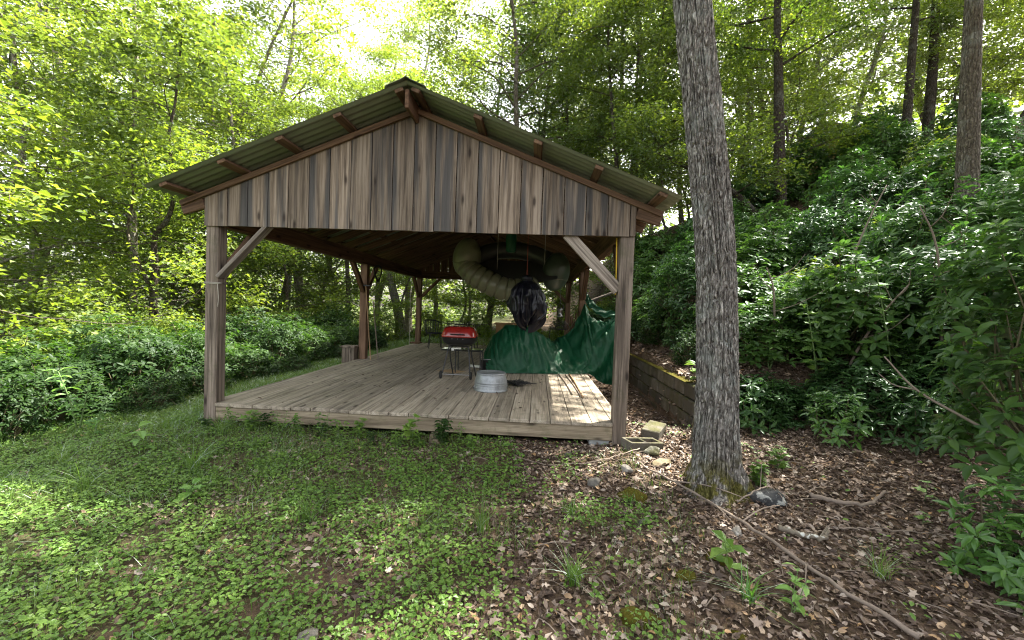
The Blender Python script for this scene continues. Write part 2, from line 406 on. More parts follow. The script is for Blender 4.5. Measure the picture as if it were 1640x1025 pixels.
M_moss = mk_moss()
def mk_bark(name, pale, dark, moss=0.0, sc=1.0, lichen=.4):
    t = NT(name); co = t.obj(); v = t.vmath('MULTIPLY', co, (1, 1, .25))
    vo = t.n("ShaderNodeTexVoronoi", feature='DISTANCE_TO_EDGE'); t.set(vo.inputs['Vector'], t.vmath('ADD', v, t.vmath('MULTIPLY', t.noise(v, 9*sc, 3), (.06, .06, .06)))); vo.inputs['Scale'].default_value = 26*sc
    f = t.noise(t.vmath('MULTIPLY', co, (1, 1, .42)), 34*sc, 5, .75); l = t.noise(co, 4*sc, 5, .65)
    c = t.ramp(f, [(.36, dark), (.62, pale)])
    c = t.mix(t.ramp(vo.outputs['Distance'], [(0, (.5,)*3), (.12, (0, 0, 0))]), c, tuple(k*.45 for k in dark))
    c = t.mix(t.ramp(l, [(.5, (0, 0, 0)), (.64, (lichen,)*3)]), c, (.34, .36, .33))
    if moss:
        z = t.n("ShaderNodeSeparateXYZ", ins={0: t.pos()}).outputs[2]
        mf = t.math('MULTIPLY', t.ramp(t.math('ADD', z, t.math('MULTIPLY', l, .55)), [(.10, (1, 1, 1)), (.42, (0, 0, 0))]), t.ramp(t.noise(co, 6, 4, .6), [(.44, (0, 0, 0)), (.52, (1, 1, 1))]))
        c = t.mix(t.math('MULTIPLY', mf, moss), c, t.mix(f, (.05, .06, .006), (.17, .14, .015)))
    h = t.math('ADD', t.ramp(vo.outputs['Distance'], [(0, (0, 0, 0)), (.3, (1, 1, 1))]), t.math('MULTIPLY', f, .5))
    return t.done(t.bsdf(c, .92, 0, t.bump(h, 1.0, .035), .2))
M_oak = mk_bark("oak_bark", (.47, .44, .40), (.085, .07, .06), moss=.9, sc=1.2, lichen=.55)
M_bark = mk_bark("grey_brown_bark", (.20, .17, .13), (.07, .055, .042), sc=1.0, lichen=.3)
M_bark_dark = mk_bark("dark_bark", (.10, .08, .062), (.035, .028, .022), sc=1.0, lichen=.2)
M_bark_pale = mk_bark("pale_grey_bark", (.34, .31, .26), (.16, .14, .115), sc=.7, lichen=.5)
M_twig = plain("dry_twig_bark", (.19, .15, .12), .9, 0, 30, .4, .3)
M_stem = plain("green_brown_stem", (.10, .085, .045), .8, 0, 30, .3)
M_greenstem = plain("green_stem", (.10, .16, .05), .7, 0, 30, .3)

def mk_ground():
    t = NT("forest_soil"); p = t.pos(); n = t.noise(p, 1.1, 5, .6); f = t.noise(p, 22, 7, .75); g = t.noise(p, 2.6, 5, .65)
    vo = t.n("ShaderNodeTexVoronoi"); t.set(vo.inputs['Vector'], t.vmath('ADD', p, t.vmath('MULTIPLY', t.n("ShaderNodeTexNoise", ins={'Vector': p, 'Scale': 15.0}).outputs[1], (.08, .08, .08)))); vo.inputs['Scale'].default_value = 26
    c = t.mix(f, (.030, .022, .015), (.12, .085, .055))
    c = t.mix(t.math('MULTIPLY', t.n("ShaderNodeSeparateXYZ", ins={0: vo.outputs['Color']}).outputs[0], .6), c, (.15, .10, .07))
    x = t.n("ShaderNodeSeparateXYZ", ins={0: p}).outputs[0]
    gm = t.ramp(t.math('ADD', t.math('MULTIPLY', g, 2.0), t.math('MULTIPLY', x, -.35)), [(.9, (0, 0, 0)), (1.0, (.0,)*3)])
    lf = t.ramp(t.math('SUBTRACT', g, t.math('MULTIPLY', x, .12)), [(.45, (0, 0, 0)), (.75, (.75,)*3)])
    c = t.mix(lf, c, t.mix(f, (.022, .035, .010), (.06, .10, .025)))
    return t.done(t.bsdf(c, .95, 0, t.bump(t.math('ADD', f, vo.outputs['Distance']), .8, .03), .15))
M_ground = mk_ground()

L_canopy = leaf_mat("broadleaf_canopy_leaves", (.042, .078, .015), (.080, .122, .022), (.13, .17, .034), (2.6, 2.45, 1.05), .48, .05, .45, (.2, .2, .03))
L_canopy2 = leaf_mat("darker_canopy_leaves", (.038, .075, .015), (.068, .116, .02), (.105, .155, .03), (2.5, 2.5, 1.0), .45, .05, .45)
L_yel = leaf_mat("bright_understory_leaves", (.065, .11, .018), (.112, .168, .027), (.18, .22, .045), (2.55, 2.4, .95), .5, .04, .5)
L_laurel = leaf_mat("laurel_leaves", (.022, .055, .017), (.038, .084, .024), (.075, .135, .034), (2.2, 2.8, 1.0), .28, .055, .32, (.10, .15, .03))
L_laurel_new = leaf_mat("fresh_laurel_leaves", (.05, .12, .03), (.08, .17, .035), (.12, .22, .04), (2.0, 2.4, .9), .32, .10, .3)
L_hedge = leaf_mat("hedge_leaves", (.011, .029, .008), (.022, .048, .011), (.055, .10, .02), (2.3, 2.7, .9), .36, .025, .45, (.12, .17, .03))
L_cover = leaf_mat("ground_cover_leaves", (.075, .15, .026), (.115, .205, .034), (.17, .26, .05), (1.8, 1.9, .8), .35, .07, .4, (.26, .28, .06))
L_grass = leaf_mat("grass_blades", (.075, .145, .027), (.11, .19, .038), (.17, .23, .058), (1.8, 1.9, .9), .35, .04, .5, (.22, .19, .09))
L_pale = leaf_mat("pale_young_leaves", (.12, .24, .07), (.15, .28, .07), (.20, .32, .08), (1.8, 1.9, .8), .4, .06, .4)
def mk_litter():
    t = NT("dead_leaves"); r = t.island()
    c = t.ramp(r, [(0, (.035, .020, .013)), (.3, (.078, .052, .036)), (.55, (.15, .105, .075)), (.75, (.27, .20, .155)), (.92, (.44, .37, .31)), (1, (.42, .25, .11))])
    n = t.noise(t.obj(), 60, 4, .6); c = t.mix(t.math('MULTIPLY', n, .4), c, (.06, .035, .022))
    df = t.bsdf(c, .6, 0, t.bump(n, .3, .01), .4)
    return t.done(df)
M_litter = mk_litter()

# ---------------------------------------------------------------- leaf geometry
def norm(a): return a/(np.linalg.norm(a, axis=-1, keepdims=True)+1e-9)
def put_leaves(mb, P, D, N, L, W, shape='r4', droop=.15, fold=.12):
    """P base points, D direction, N face normal, L length, W width (all arrays of n)"""
    n = len(P)
    if n == 0: return
    D = norm(D); S = norm(np.cross(D, N)); N = np.cross(S, D)
    L = np.broadcast_to(L, (n,))[:, None]; W = np.broadcast_to(W, (n,))[:, None]
    if shape == 'r4':
        pts = [(0, 0, 0), (.45, .5, fold), (1, 0, -droop), (.45, -.5, fold)]
        V = np.stack([P+D*L*a+S*W*b+N*(L*c) for a, b, c in pts], 1)
        i = np.arange(n)[:, None]*4
        mb.add(V.reshape(-1, 3), tris=np.concatenate([i+[0, 1, 2], i+[0, 2, 3]]))
    elif shape == 'l8':
        pts = [(0, 0, 0), (.35, 0, .03), (.7, 0, -.03-droop*.5), (1, 0, -droop*1.3), (.33, .46, fold), (.68, .42, fold-droop*.5), (.33, -.46, fold), (.68, -.42, fold-droop*.5)]
        V = np.stack([P+D*L*a+S*W*b+N*(L*c) for a, b, c in pts], 1)
        i = np.arange(n)[:, None]*8
        mb.add(V.reshape(-1, 3), tris=np.concatenate([i+[0, 4, 1], i+[0, 1, 6], i+[5, 3, 2], i+[2, 3, 7]]), quads=np.concatenate([i+[4, 5, 2, 1], i+[1, 2, 7, 6]]))
    elif shape == 'o6':
        pts = [(0, 0, 0), (.22, .42, fold*.6), (.62, .45, fold), (1, 0, -droop), (.62, -.45, fold), (.22, -.42, fold*.6)]
        V = np.stack([P+D*L*a+S*W*b+N*(L*c) for a, b, c in pts], 1)
        i = np.arange(n)[:, None]*6
        mb.add(V.reshape(-1, 3), quads=np.concatenate([i+[0, 1, 2, 3], i+[0, 3, 4, 5]]))
    elif shape == 'maple':
        pts = [(0, 0, 0), (.12, .45, .05), (.38, .30, .02), (.55, .62, .06), (.62, .22, 0), (1, 0, -droop), (.62, -.22, 0), (.55, -.62, .06), (.38, -.30, .02), (.12, -.45, .05)]
        V = np.stack([P+D*L*a+S*W*b+N*(L*c) for a, b, c in pts], 1)
        i = np.arange(n)[:, None]*10
        mb.add(V.reshape(-1, 3), tris=np.concatenate([i+[0, 1, 2], i+[2, 3, 4], i+[0, 2, 8], i+[2, 4, 6], i+[2, 6, 8], i+[4, 5, 6], i+[6, 7, 8], i+[0, 8, 9]]))
def rdir(rng, n, up=1.0, spread=.5):
    a = rng.uniform(0, 2*PI, n); D = np.stack([np.cos(a), np.sin(a), rng.normal(0, .28, n)], 1)
    N = np.stack([rng.normal(0, spread, n), rng.normal(0, spread, n), np.full(n, up)], 1)
    return norm(D), norm(N)
def blades(mb, P, rng, H, W, lean=.35, seg=3):
    n = len(P); a = rng.uniform(0, 2*PI, n); b = rng.uniform(0, 2*PI, n)
    le = np.abs(rng.normal(0, lean, n))+.08; H = np.broadcast_to(H, (n,)); W = np.broadcast_to(W, (n,))
    S = np.stack([np.cos(b), np.sin(b), np.zeros(n)], 1); B = np.stack([np.cos(a), np.sin(a), np.zeros(n)], 1)
    rows = []
    for k in range(seg+1):
        f = k/seg; c = P+B*(H*le*f**2.0)[:, None]*1.3; c = c+np.array([0, 0, 1.0])*(H*(f-.35*le*f*f))[:, None]
        w = (W*(1-f**1.6)*.5)[:, None]
        rows.append(c-S*w); rows.append(c+S*w)
    V = np.stack(rows, 1); m = 2*(seg+1); i = np.arange(n)[:, None]*m
    Q = np.concatenate([i+[2*k, 2*k+1, 2*k+3, 2*k+2] for k in range(seg)])
    mb.add(V.reshape(-1, 3), quads=Q)

# ---------------------------------------------------------------- the ground
def make_ground():
    fx = np.concatenate([-np.geomspace(400, 9, 40), np.linspace(-8.8, 11, 200), np.geomspace(11.3, 400, 40)])
    fy = np.concatenate([-np.geomspace(60, 6, 14), np.linspace(-5.8, 12, 180), np.geomspace(12.3, 500, 40)])
    X, Y = np.meshgrid(fx, fy, indexing='ij'); Z = ground_z(X, Y)
    n, m = X.shape; i, j = np.meshgrid(np.arange(n-1), np.arange(m-1), indexing='ij')
    mb = MB(); mb.add(np.stack([X, Y, Z], -1).reshape(-1, 3), quads=np.stack([i*m+j, (i+1)*m+j, (i+1)*m+j+1, i*m+j+1], -1).reshape(-1, 4))
    tag(mb.build("ground", M_ground, smooth=True), kind='structure')
make_ground()

# ---------------------------------------------------------------- the pavilion
L1 = 4.26; LB = 2*L1; ROOF0 = 3.415; SL = .395; TIP = 2.75; OV = -.42
def rz_(x): return ROOF0-SL*abs(x)
CA = 1/math.sqrt(1+SL*SL); SA = SL*CA
pav = thing("pavilion", "open-sided weathered timber pavilion with plank deck, board gable and green metal roof", "pavilion", (0, 0, 0))

def gable(y0, y1, mat, seed, name):
    rnd = random.Random(seed); mb = MB(); x = -2.4; first = True
    while x < 2.4-.01:
        w = .235 if not first else .27; first = False
        x1 = min(x+w, 2.4)
        if 2.4-x1 < .04: x1 = 2.4
        a, b = x+.0045, x1-.0045
        zb = 2.015+rnd.uniform(-.004, .004); g = .125
        dy = rnd.uniform(0, .004)
        def top(q): return rz_(q)-g
        xs = [a, b] if not (a < 0 < b) else [a, 0, b]
        V = []
        for yy in (y0-dy, y1):
            for q in xs: V.append((q, yy, zb))
            for q in xs: V.append((q, yy, top(q)))
        k = len(xs); Q = []
        for q in range(k-1):
            Q.append((q, q+1, k+q+1, k+q)); o = 2*k; Q.append((o+q+1, o+q, o+k+q, o+k+q+1))
            Q.append((k+q, k+q+1, o+k+q+1, o+k+q)); Q.append((q+1, q, o+q, o+q+1))
        o = 2*k; Q.append((0, k, o+k, o)); Q.append((k-1, o+k-1, o+2*k-1, 2*k-1))
        mb.add(V, quads=Q); x = x1
    return mb.build(name, mat, pav)
gable(-.022, .0, M_gable, 1, "gable_wall")
gable(LB+.02, LB+.042, M_beam, 2, "gable_wall")
# posts
posts = {}
for j, y in enumerate((0, L1, LB)):
    for s in (-1, 1):
        x = s*2.325; zb = float(ground_z(x, y+.07))-.12
        if j == 0: zb = -.40
        yy = y+.002
        posts[(j, s)] = beam("post", (x, yy+.075, zb), (x, yy+.075, 2.02), .148, .148, M_post if j == 0 else M_postb, pav, up=(0, 1, 0), c=.008)
# longitudinal side beams and cross beams
for s in (-1, 1):
    beam("side_beam", (s*2.325, .004, 2.14), (s*2.325, LB+.15, 2.14), .12, .236, M_beam, pav)
for y in (.045, L1+.07, LB-.03+.08):
    if y > 1 and y < 6: continue
    beam("cross_beam", (-2.26, y, 2.14), (2.26, y, 2.14), .07, .23, M_beam, pav)
# rafters
k = 0
ys = [.13+i*.60 for i in range(15)]
for y in ys:
    for s in (-1, 1):
        zo = .038+.07
        p0 = Vector((s*.02, y, rz_(.02)-zo*1.0-.01)); p1 = Vector((s*2.66, y, rz_(2.66)-zo-.01))
        beam("rafter", p0, p1, .04, .13, M_roofwood, pav)
for s in (-1, 1):
    # rake board that caps the gable boards
    for y in (-.045, LB+.065):
        z0 = ROOF0-.112
        beam("rake_board", (s*.0, y, z0+.0), (s*2.66, y, rz_(2.66)-.112), .036, .058, M_roofwood, pav, c=.003)
    # fascia / rafter tail seen at the eave
    beam("rafter_tail", (s*2.405, -.012, rz_(2.405)-.20), (s*2.66, -.012, rz_(2.66)-.175), .045, .12, M_roofwood, pav)
# purlins that stick out past the gable
for s in (-1, 1):
    for x in (.72, 1.33, 1.94, 2.57):
        z = rz_(x)-.024-.004
        beam("purlin", (s*x, OV+.04, z), (s*x, LB+.30, z), .088, .036, M_roofwood, pav, up=(s*SA, 0, CA), c=.003)
beam("ridge_beam", (0, OV+.03, 3.27), (0, LB+.30, 3.27), .042, .185, M_beam, pav)
for s in (-1, 1):
    beam("purlin", (s*.085, OV+.03, rz_(.085)-.028), (s*.085, LB+.30, rz_(.085)-.028), .088, .036, M_roofwood, pav, up=(s*SA, 0, CA), c=.003)
# corrugated roof sheets
def roof_sheet(s):
    ny = int((LB+.36-OV)/.0117); yy = np.linspace(OV, LB+.36, ny); u = np.linspace(0, TIP, 14)
    wav = .011*np.cos(yy/.105*2*PI)
    X = np.repeat(u[:, None]*s, ny, 1); Y = np.repeat(yy[None], len(u), 0); Z = ROOF0-SL*np.abs(X)+wav[None]+.008
    X = X+0*Y
    edge = .012*fbm(Y*2.0, Y*0, 0, 2, 3); X = np.where(np.abs(X) > TIP-.01, X+edge*s, X)
    n, m = X.shape
    V = np.stack([X, Y, Z], -1).reshape(-1, 3); V2 = V-np.array([0, 0, .0012])
    i, j = np.meshgrid(np.arange(n-1), np.arange(m-1), indexing='ij')
    q = np.stack([i*m+j, (i+1)*m+j, (i+1)*m+j+1, i*m+j+1], -1).reshape(-1, 4)
    mb = MB(); mb.add(V, quads=q if s > 0 else q[:, ::-1]); 
    return mb.build("roof_sheet", M_roof, pav, smooth=True)
roof_sheet(-1); roof_sheet(1)
mb = MB()   # ridge cap: three strips folded over the ridge
prof = [(-.21, rz_(.21)+.016), (-.20, rz_(.20)+.03), (-.05, rz_(.05)+.034), (0, ROOF0+.045), (.05, rz_(.05)+.034), (.20, rz_(.20)+.03), (.21, rz_(.21)+.016)]
for (ya, yb, dz) in ((OV-.03, 2.6, .003), (2.5, 5.6, 0), (5.5, LB+.39, .003)):
    V = [(x, y, z+dz) for y in (ya, yb) for x, z in prof]+[(x, y, z+dz-.004) for y in (ya, yb) for x, z in prof]
    Q = [(k, k+1, 8+k-1+0, 7+k) for k in range(6)]
    Q = [(k, k+1, 7+k+1, 7+k) for k in range(6)]+[(14+k+1, 14+k, 21+k, 21+k+1) for k in range(6)]+[(k+1, k, 14+k, 14+k+1) for k in range(6)]+[(7+k, 8+k, 22+k, 21+k) for k in range(6)]
    mb.add(V, quads=Q)
mb.build("ridge_cap", M_roof, pav)
# braces
for s in (-1, 1):
    beam("brace", (s*2.255, .045, 1.44), (s*1.68, .045, 2.04), .042, .125, M_brace, pav, up=(.7, 0, .7))
    for y0, d in ((0.15, 1), (L1, -1), (L1+.15, 1), (LB, -1)):
        beam("brace", (s*2.325, y0, 1.45), (s*2.325, y0+d*.57, 2.03), .085, .09, M_beam, pav, up=(0, d*-.7, .7))
    beam("brace", (s*2.25, LB+.05, 1.45), (s*1.66, LB+.05, 2.04), .085, .09, M_roofwood, pav, up=(.7, 0, .7))
# deck
mb = MB(); rnd = random.Random(5); x = -2.25
nb_ = 20; w = 4.5/nb_
for k in range(nb_):
    cuts = [-.022+rnd.uniform(-.008, .008), *sorted([rnd.uniform(1.2, 3.8), rnd.uniform(4.8, 7.4)]), LB+.1]
    for a, b in zip(cuts[:-1], cuts[1:]):
        dz = rnd.uniform(-.002, .002)
        cbox(mb, x+.0035, x+w-.0035, a+.002, b-.002, -.038+dz, 0+dz, .004)
    x += w
# side filler boards between posts
for s in (-1, 1):
    for a, b in ((.155, L1-.005), (L1+.16, LB-.005)):
        cbox(mb, min(s*2.254, s*2.385), max(s*2.254, s*2.385), a, b, -.038, 0.0, .004)
mb.build("deck_planks", M_deck, pav)
beam("rim_joist", (-2.248, .02, -.118), (2.248, .02, -.118), .04, .155, M_rim, pav)
for s in (-1, 1):
    beam("rim_joist", (s*2.36, .16, -.118), (s*2.36, L1-.01, -.118), .04, .155, M_rim, pav)
    beam("rim_joist", (s*2.36, L1+.16, -.118), (s*2.36, LB-.01, -.118), .04, .155, M_rim, pav)
for k in range(7):
    xx = -2.0+k*.66
    beam("floor_joist", (xx, .05, -.13), (xx, LB, -.13), .04, .14, M_beam, pav)
# piers under the deck
for i, (x, lab) in enumerate(((2.12, "pale concrete pier block under the right front corner of the deck"), (-2.12, "pale concrete pier block under the left front corner of the deck"))):
    mb = MB(); cbox(mb, -.11, .11, -.1, .1, -.18, 0, .008)
    tag(mb.build("pier_block", M_pier, None, loc=(x, .14, -.198)), lab, "concrete block")

# ---------------------------------------------------------------- things hung or standing in the pavilion
def charcoal_grill():
    t = thing("charcoal_grill", "red-lidded charcoal grill on black tubular legs with two wheels", "grill", (.10, 2.5, 0))
    def rrect(a, b, r, n=6):
        o = []
        for cx, cy, a0 in ((a-r, b-r, 0), (-a+r, b-r, 90), (-a+r, -b+r, 180), (a-r, -b+r, 270)):
            for k in range(n+1): th = R(a0+90*k/n); o.append((cx+r*math.cos(th), cy+r*math.sin(th)))
        return np.array(o)
    def shell(name, levels, mat):
        mb = MB(); P = []
        for (a, b, r, z) in levels:
            q = rrect(a, b, r); P.append(np.concatenate([q, np.full((len(q), 1), z)], 1))
        n = len(P[0]); V = np.concatenate(P); Q = [(i*n+j, i*n+(j+1) % n, (i+1)*n+(j+1) % n, (i+1)*n+j) for i in range(len(P)-1) for j in range(n)]
        mb.add(V, quads=Q)
        for idx in (0, len(P)-1):
            c = P[idx].mean(0); mb.add(np.concatenate([P[idx], [c]]), tris=[(j, (j+1) % n, n) for j in range(n)])
        return mb.build(name, mat, t, smooth=True)
    lid = shell("lid", [(.288, .22, .10, .690), (.292, .225, .10, .700), (.290, .223, .11, .715), (.280, .213, .12, .765), (.262, .195, .12, .815), (.235, .165, .11, .848), (.19, .12, .09, .864), (.12, .07, .05, .871)], M_red)
    bowl = shell("bowl", [(.12, .07, .05, .552), (.20, .13, .09, .556), (.25, .18, .11, .585), (.275, .205, .12, .635), (.284, .216, .11, .684), (.290, .222, .10, .688)], M_black)
    mb = MB(); tube(mb, curve_pts([(-.10, -.222, .74), (-.10, -.262, .745), (.10, -.262, .745), (.10, -.222, .74)], 16), .008, 8); mb.build("handle", M_black, lid)
    for x in (-.09, .0, .09): mb = MB(); tube(mb, [(x, -.225, .666), (x, -.232, .666)], .006, 8); mb.build('bolt_head', M_chrome, bowl)
    # two bent-tube leg frames crossing
    fr = MB()
    for (x0, x1) in ((-.19, .19),):
        tube(fr, curve_pts([(-.24, -.20, .09), (-.19, -.13, .38), (-.165, -.09, .50), (-.13, -.08, .535), (.13, -.08, .535), (.165, -.09, .50), (.19, -.13, .38), (.22, -.20, .09)], 60), .012, 8)
        tube(fr, curve_pts([(-.12, .14, .0), (-.17, .06, .36), (-.16, .04, .49), (-.10, .05, .555), (.16, .05, .555), (.20, .04, .50), (.20, .07, .36), (.28, .14, .0)], 60), .012, 8)
    fr.build("leg_frame", M_black, t)
    mb = MB(); tube(mb, [(-.27, -.20, .075), (.25, -.20, .075)], .006, 8); mb.build("axle", M_chrome, t)
    for x in (-.265, .235):
        mb = MB(); lathe(mb, [(.001, -.018), (.028, -.02), (.052, -.018), (.065, -.010), (.067, 0), (.065, .010), (.052, .018), (.028, .02), (.001, .018)], 24)
        w = mb.build("wheel", M_rubber, t, smooth=True, loc=(x, -.20, .067)); w.rotation_euler = (0, PI/2, 0)
    mb = MB(); cbox(mb, -.12, -.075, -.10, -.096, .46, .50, .001)
    mb.build("paper_tag", plain("white_paper", (.6, .6, .56), .8), t)
charcoal_grill()

def side_table():
    t = thing("side_table", "low black metal-framed side table with grey top behind the grill", "table", (.05, 2.95, 0))
    mb = MB(); cbox(mb, -.36, .38, -.02, .28, .415, .43, .004); mb.build("table_top", M_glass, t)
    fr = MB()
    for y in (-.01, .27): tube(fr, [(-.36, y, .405), (.38, y, .405)], .009, 6)
    for x in (-.35, .37): tube(fr, [(x, -.01, .405), (x, .27, .405)], .009, 6)
    fr.build("frame", M_black, t)
    for x in (-.10, .35):
        for y in (-.01, .27):
            mb = MB(); tube(mb, [(x, y, .40), (x+.005, y, 0)], .011, 8); mb.build("leg", M_black, t)
side_table()

def washtub():
    t = thing("washtub", "galvanised steel washtub turned upside down on the deck planks", "washtub", (.75, 1.55, 0), .3)
    mb = MB()
    pr = [(.243, .0), (.249, .004), (.249, .016), (.243, .022), (.2405, .045), (.2385, .075), (.2365, .080), (.2445, .090), (.2355, .100), (.2345, .112), (.2425, .121), (.2335, .131), (.232, .15), (.222, .19), (.212, .225), (.209, .232), (.213, .237), (.213, .25), (.207, .262), (.202, .258), (.198, .252), (.1, .250), (.001, .2495)]
    lathe(mb, pr, 64); b = mb.build("tub_body", M_galv, t, smooth=True)
    for a in (0.2, 0.2+PI):
        c, s = math.cos(a), math.sin(a); mb = MB()
        def q(u, v, z): return (c*u-s*v, s*u+c*v, z)
        tube(mb, curve_pts([q(.235, -.05, .06), q(.25, -.05, .045), q(.268, -.03, .035), q(.268, .03, .035), q(.25, .05, .045), q(.235, .05, .06)], 18), .005, 8); mb.build("handle", M_chrome, t)
washtub()

# dark bundle beside the tub, cardboard, loose stick boards, pale pipes
mb = MB(); rng = np.random.default_rng(3)
for k in range(26):
    c = np.array([1.12, 1.98, .02]); pts = curve_pts([c+rng.normal(0, 1, 3)*[.09, .06, .018]+[0, 0, .03] for _ in range(5)], 22); pts[:, 2] = np.clip(pts[:, 2], .006, .12); tube(mb, pts, .005, 5)
tag(mb.build("rope_coil", M_cable, None, smooth=True), "small heap of dark cord lying on the deck behind the washtub", "cord")
mb = MB(); V = [(-.42, 3.05, .004), (-.05, 2.9, .004), (.12, 3.1, .004), (-.2, 3.32, .004)]
mb.add(V+[(a, b, .009) for a, b, c in V], quads=[(3, 2, 1, 0), (4, 5, 6, 7), (0, 1, 5, 4), (1, 2, 6, 5), (2, 3, 7, 6), (3, 0, 4, 7)])
tag(mb.build("cardboard_sheet", M_card, None), "flat brown cardboard piece lying on the deck under the grill", "cardboard")
labs = ["thin dark stick lying nearest the tarp edge in the sun patch on the deck", "thin dark stick in the middle of the three in the deck's sun patch", "thicker reddish stick lying rightmost of the three in the deck's sun patch"]
for k, (a, b, r) in enumerate((((1.83, 3.3, .012), (1.93, 1.45, .012), .011), ((1.95, 3.25, .012), (2.04, 1.35, .012), .009), ((2.03, 3.3, .016), (2.06, 1.25, .016), .014))):
    mb = MB(); pts = curve_pts([a, ((a[0]+b[0])/2+.015, (a[1]+b[1])/2, a[2]), b], 14); tube(mb, pts, r, 7)
    tag(mb.build("stick", M_twig if k < 2 else M_floorstick, None, smooth=True), labs[k], "stick", "sticks lying on the deck")
mb = MB(); tube(mb, [(.10, 3.75, .03), (.52, 3.55, .03)], .028, 12); tag(mb.build("plastic_pipe", plain("white_pipe", (.6, .6, .55), .5), None, smooth=True), "short white plastic pipe lying behind the grill legs", "pipe")
mb = MB(); tube(mb, [(.2, 4.6, .03), (.6, 4.4, .03)], .028, 12); tag(mb.build("plastic_pipe", plain("cream_pipe", (.5, .48, .4), .5), None, smooth=True), "cream pipe farther back, above the white one behind the grill legs", "pipe")

def tarp():
    # control rows: bottom hem, lower belly, upper belly, ridge, far side
    Cc = [
     [(.44, 3.42, .20), (.40, 3.50, .26), (.42, 3.62, .36), (.46, 3.85, .46), (.50, 4.4, .42)],
     [(.52, 3.22, .02), (.46, 3.32, .22), (.50, 3.55, .48), (.56, 3.80, .64), (.60, 4.4, .60)],
     [(.68, 3.10, .006), (.66, 3.20, .30), (.68, 3.42, .62), (.74, 3.75, .82), (.78, 4.4, .78)],
     [(.95, 3.14, .006), (.96, 3.22, .32), (.97, 3.42, .64), (1.0, 3.75, .84), (1.0, 4.4, .80)],
     [(1.25, 3.22, .006), (1.27, 3.32, .30), (1.26, 3.48, .60), (1.26, 3.75, .83), (1.26, 4.4, .80)],
     [(1.56, 3.28, .006), (1.58, 3.40, .20), (1.56, 3.55, .44), (1.55, 3.80, .66), (1.55, 4.3, .60)],
     [(1.86, 3.34, .006), (1.88, 3.46, .13), (1.86, 3.66, .27), (1.84, 3.92, .46), (1.84, 4.2, .62)],
     [(2.14, 3.42, .006), (2.16, 3.52, .14), (2.12, 3.74, .30), (2.10, 3.96, .56), (2.08, 4.1, .80)],
     [(2.42, 3.52, .004), (2.42, 3.56, .26), (2.36, 3.74, .62), (2.34, 3.90, .98), (2.33, 4.05, 1.34)],
     [(2.62, 3.64, -.14), (2.60, 3.62, .22), (2.55, 3.70, .66), (2.52, 3.82, .94), (2.50, 4.05, 1.12)],
     [(2.84, 3.74, -.22), (2.82, 3.68, .20), (2.80, 3.68, .68), (2.78, 3.78, .96), (2.76, 4.0, 1.05)],
     [(3.06, 3.86, -.20), (3.04, 3.82, .22), (3.02, 3.80, .72), (3.00, 3.84, 1.10), (2.98, 4.0, 1.18)],
     [(3.16, 4.10, -.16), (3.16, 4.1, .24), (3.16, 4.1, .74), (3.16, 4.1, 1.08), (3.14, 4.2, 1.16)]]
    Cc = np.array(Cc); nu, nv = 260, 130
    A = np.stack([curve_pts(Cc[:, r], nu) for r in range(5)], 1)
    G = np.stack([curve_pts(A[i], nv) for i in range(nu)], 0)
    U = np.linspace(0, 12, nu)[:, None]; Vv = np.linspace(0, 4, nv)[None]
    gu = np.gradient(G, axis=0); gv = np.gradient(G, axis=1); N = norm(np.cross(gu, gv))
    right = sstep(6, 8.5, U)
    # pull folds: diagonal ridges fanning from the tie points
    diag = (U*.9-Vv*.9*right*1.2)
    w1 = np.abs(vnoise(diag*1.25, Vv*.35, 0, 4)); w2 = np.abs(vnoise(U*3.1+Vv*.8, Vv*.9, 1, 8)); w3 = vnoise(U*7, Vv*3.2, 2, 12)
    d = .085*(.5-w1)*(.30+right) + .045*(.4-w2) + .007*w3 + .02*vnoise(U*1.3, Vv*1.6, 3, 22)
    hem = sstep(0, .35, Vv)
    d = d*(.25+.75*hem) + (1-hem)*.018*np.sin(U*7+3*vnoise(U*2, 0, 0, 3))
    G = G-N*d[..., None]
    G[..., 2] = np.where((G[..., 0] < 2.4) & (G[..., 2] < .008), .008, G[..., 2])
    i, j = np.meshgrid(np.arange(nu-1), np.arange(nv-1), indexing='ij')
    mb = MB(); mb.add(G.reshape(-1, 3), quads=np.stack([i*nv+j, (i+1)*nv+j, (i+1)*nv+j+1, i*nv+j+1], -1).reshape(-1, 4))
    o = mb.build("tarp", M_tarp, None, smooth=True)
    tag(o, "crumpled dark green tarp draped over a pile and slung across the deck's right side", "tarp")
tarp()
mb = MB(); P = curve_pts([(2.36, 4.05, 1.58), (2.40, 4.0, 1.5), (2.46, 3.98, 1.42), (2.7, 4.0, 1.24), (2.98, 4.0, 1.22)], 30)
N_ = len(P); V = []; rr = np.linspace(0, 1, 10)
for i, p in enumerate(P):
    for k, f in enumerate(rr):
        V.append((p[0]-.03*f, p[1]-.10-.06*f+.03*math.sin(i*.9+k), p[2]-.20*f*(1-i/N_*.4)+.015*math.sin(i*1.3)))
mb.add(V, quads=[(i*10+k, (i+1)*10+k, (i+1)*10+k+1, i*10+k+1) for i in range(N_-1) for k in range(9)])
tag(mb.build("tarp_flap", M_tarp, None, smooth=True), "bunched upper edge of green tarp tied to the middle right post", "tarp")
# dark bin poking out of the tarp's left end
t = thing("storage_bin", "black bin poking out from under the tarp's left end", "bin", (.50, 3.40, 0))
mb = MB(); lathe(mb, [(.001, .0), (.13, 0), (.155, .19), (.165, .2), (.165, .215), (.150, .215), (.14, .2), (.001, .05)], 28); mb.build("bin_body", M_black, t, smooth=True)
mb = MB(); tube(mb, curve_pts([(-.14, -.06, .215), (-.05, -.19, .235), (.12, -.18, .235), (.15, -.05, .22)], 16), .008, 6); mb.build("handle", M_chrome, t, smooth=True)

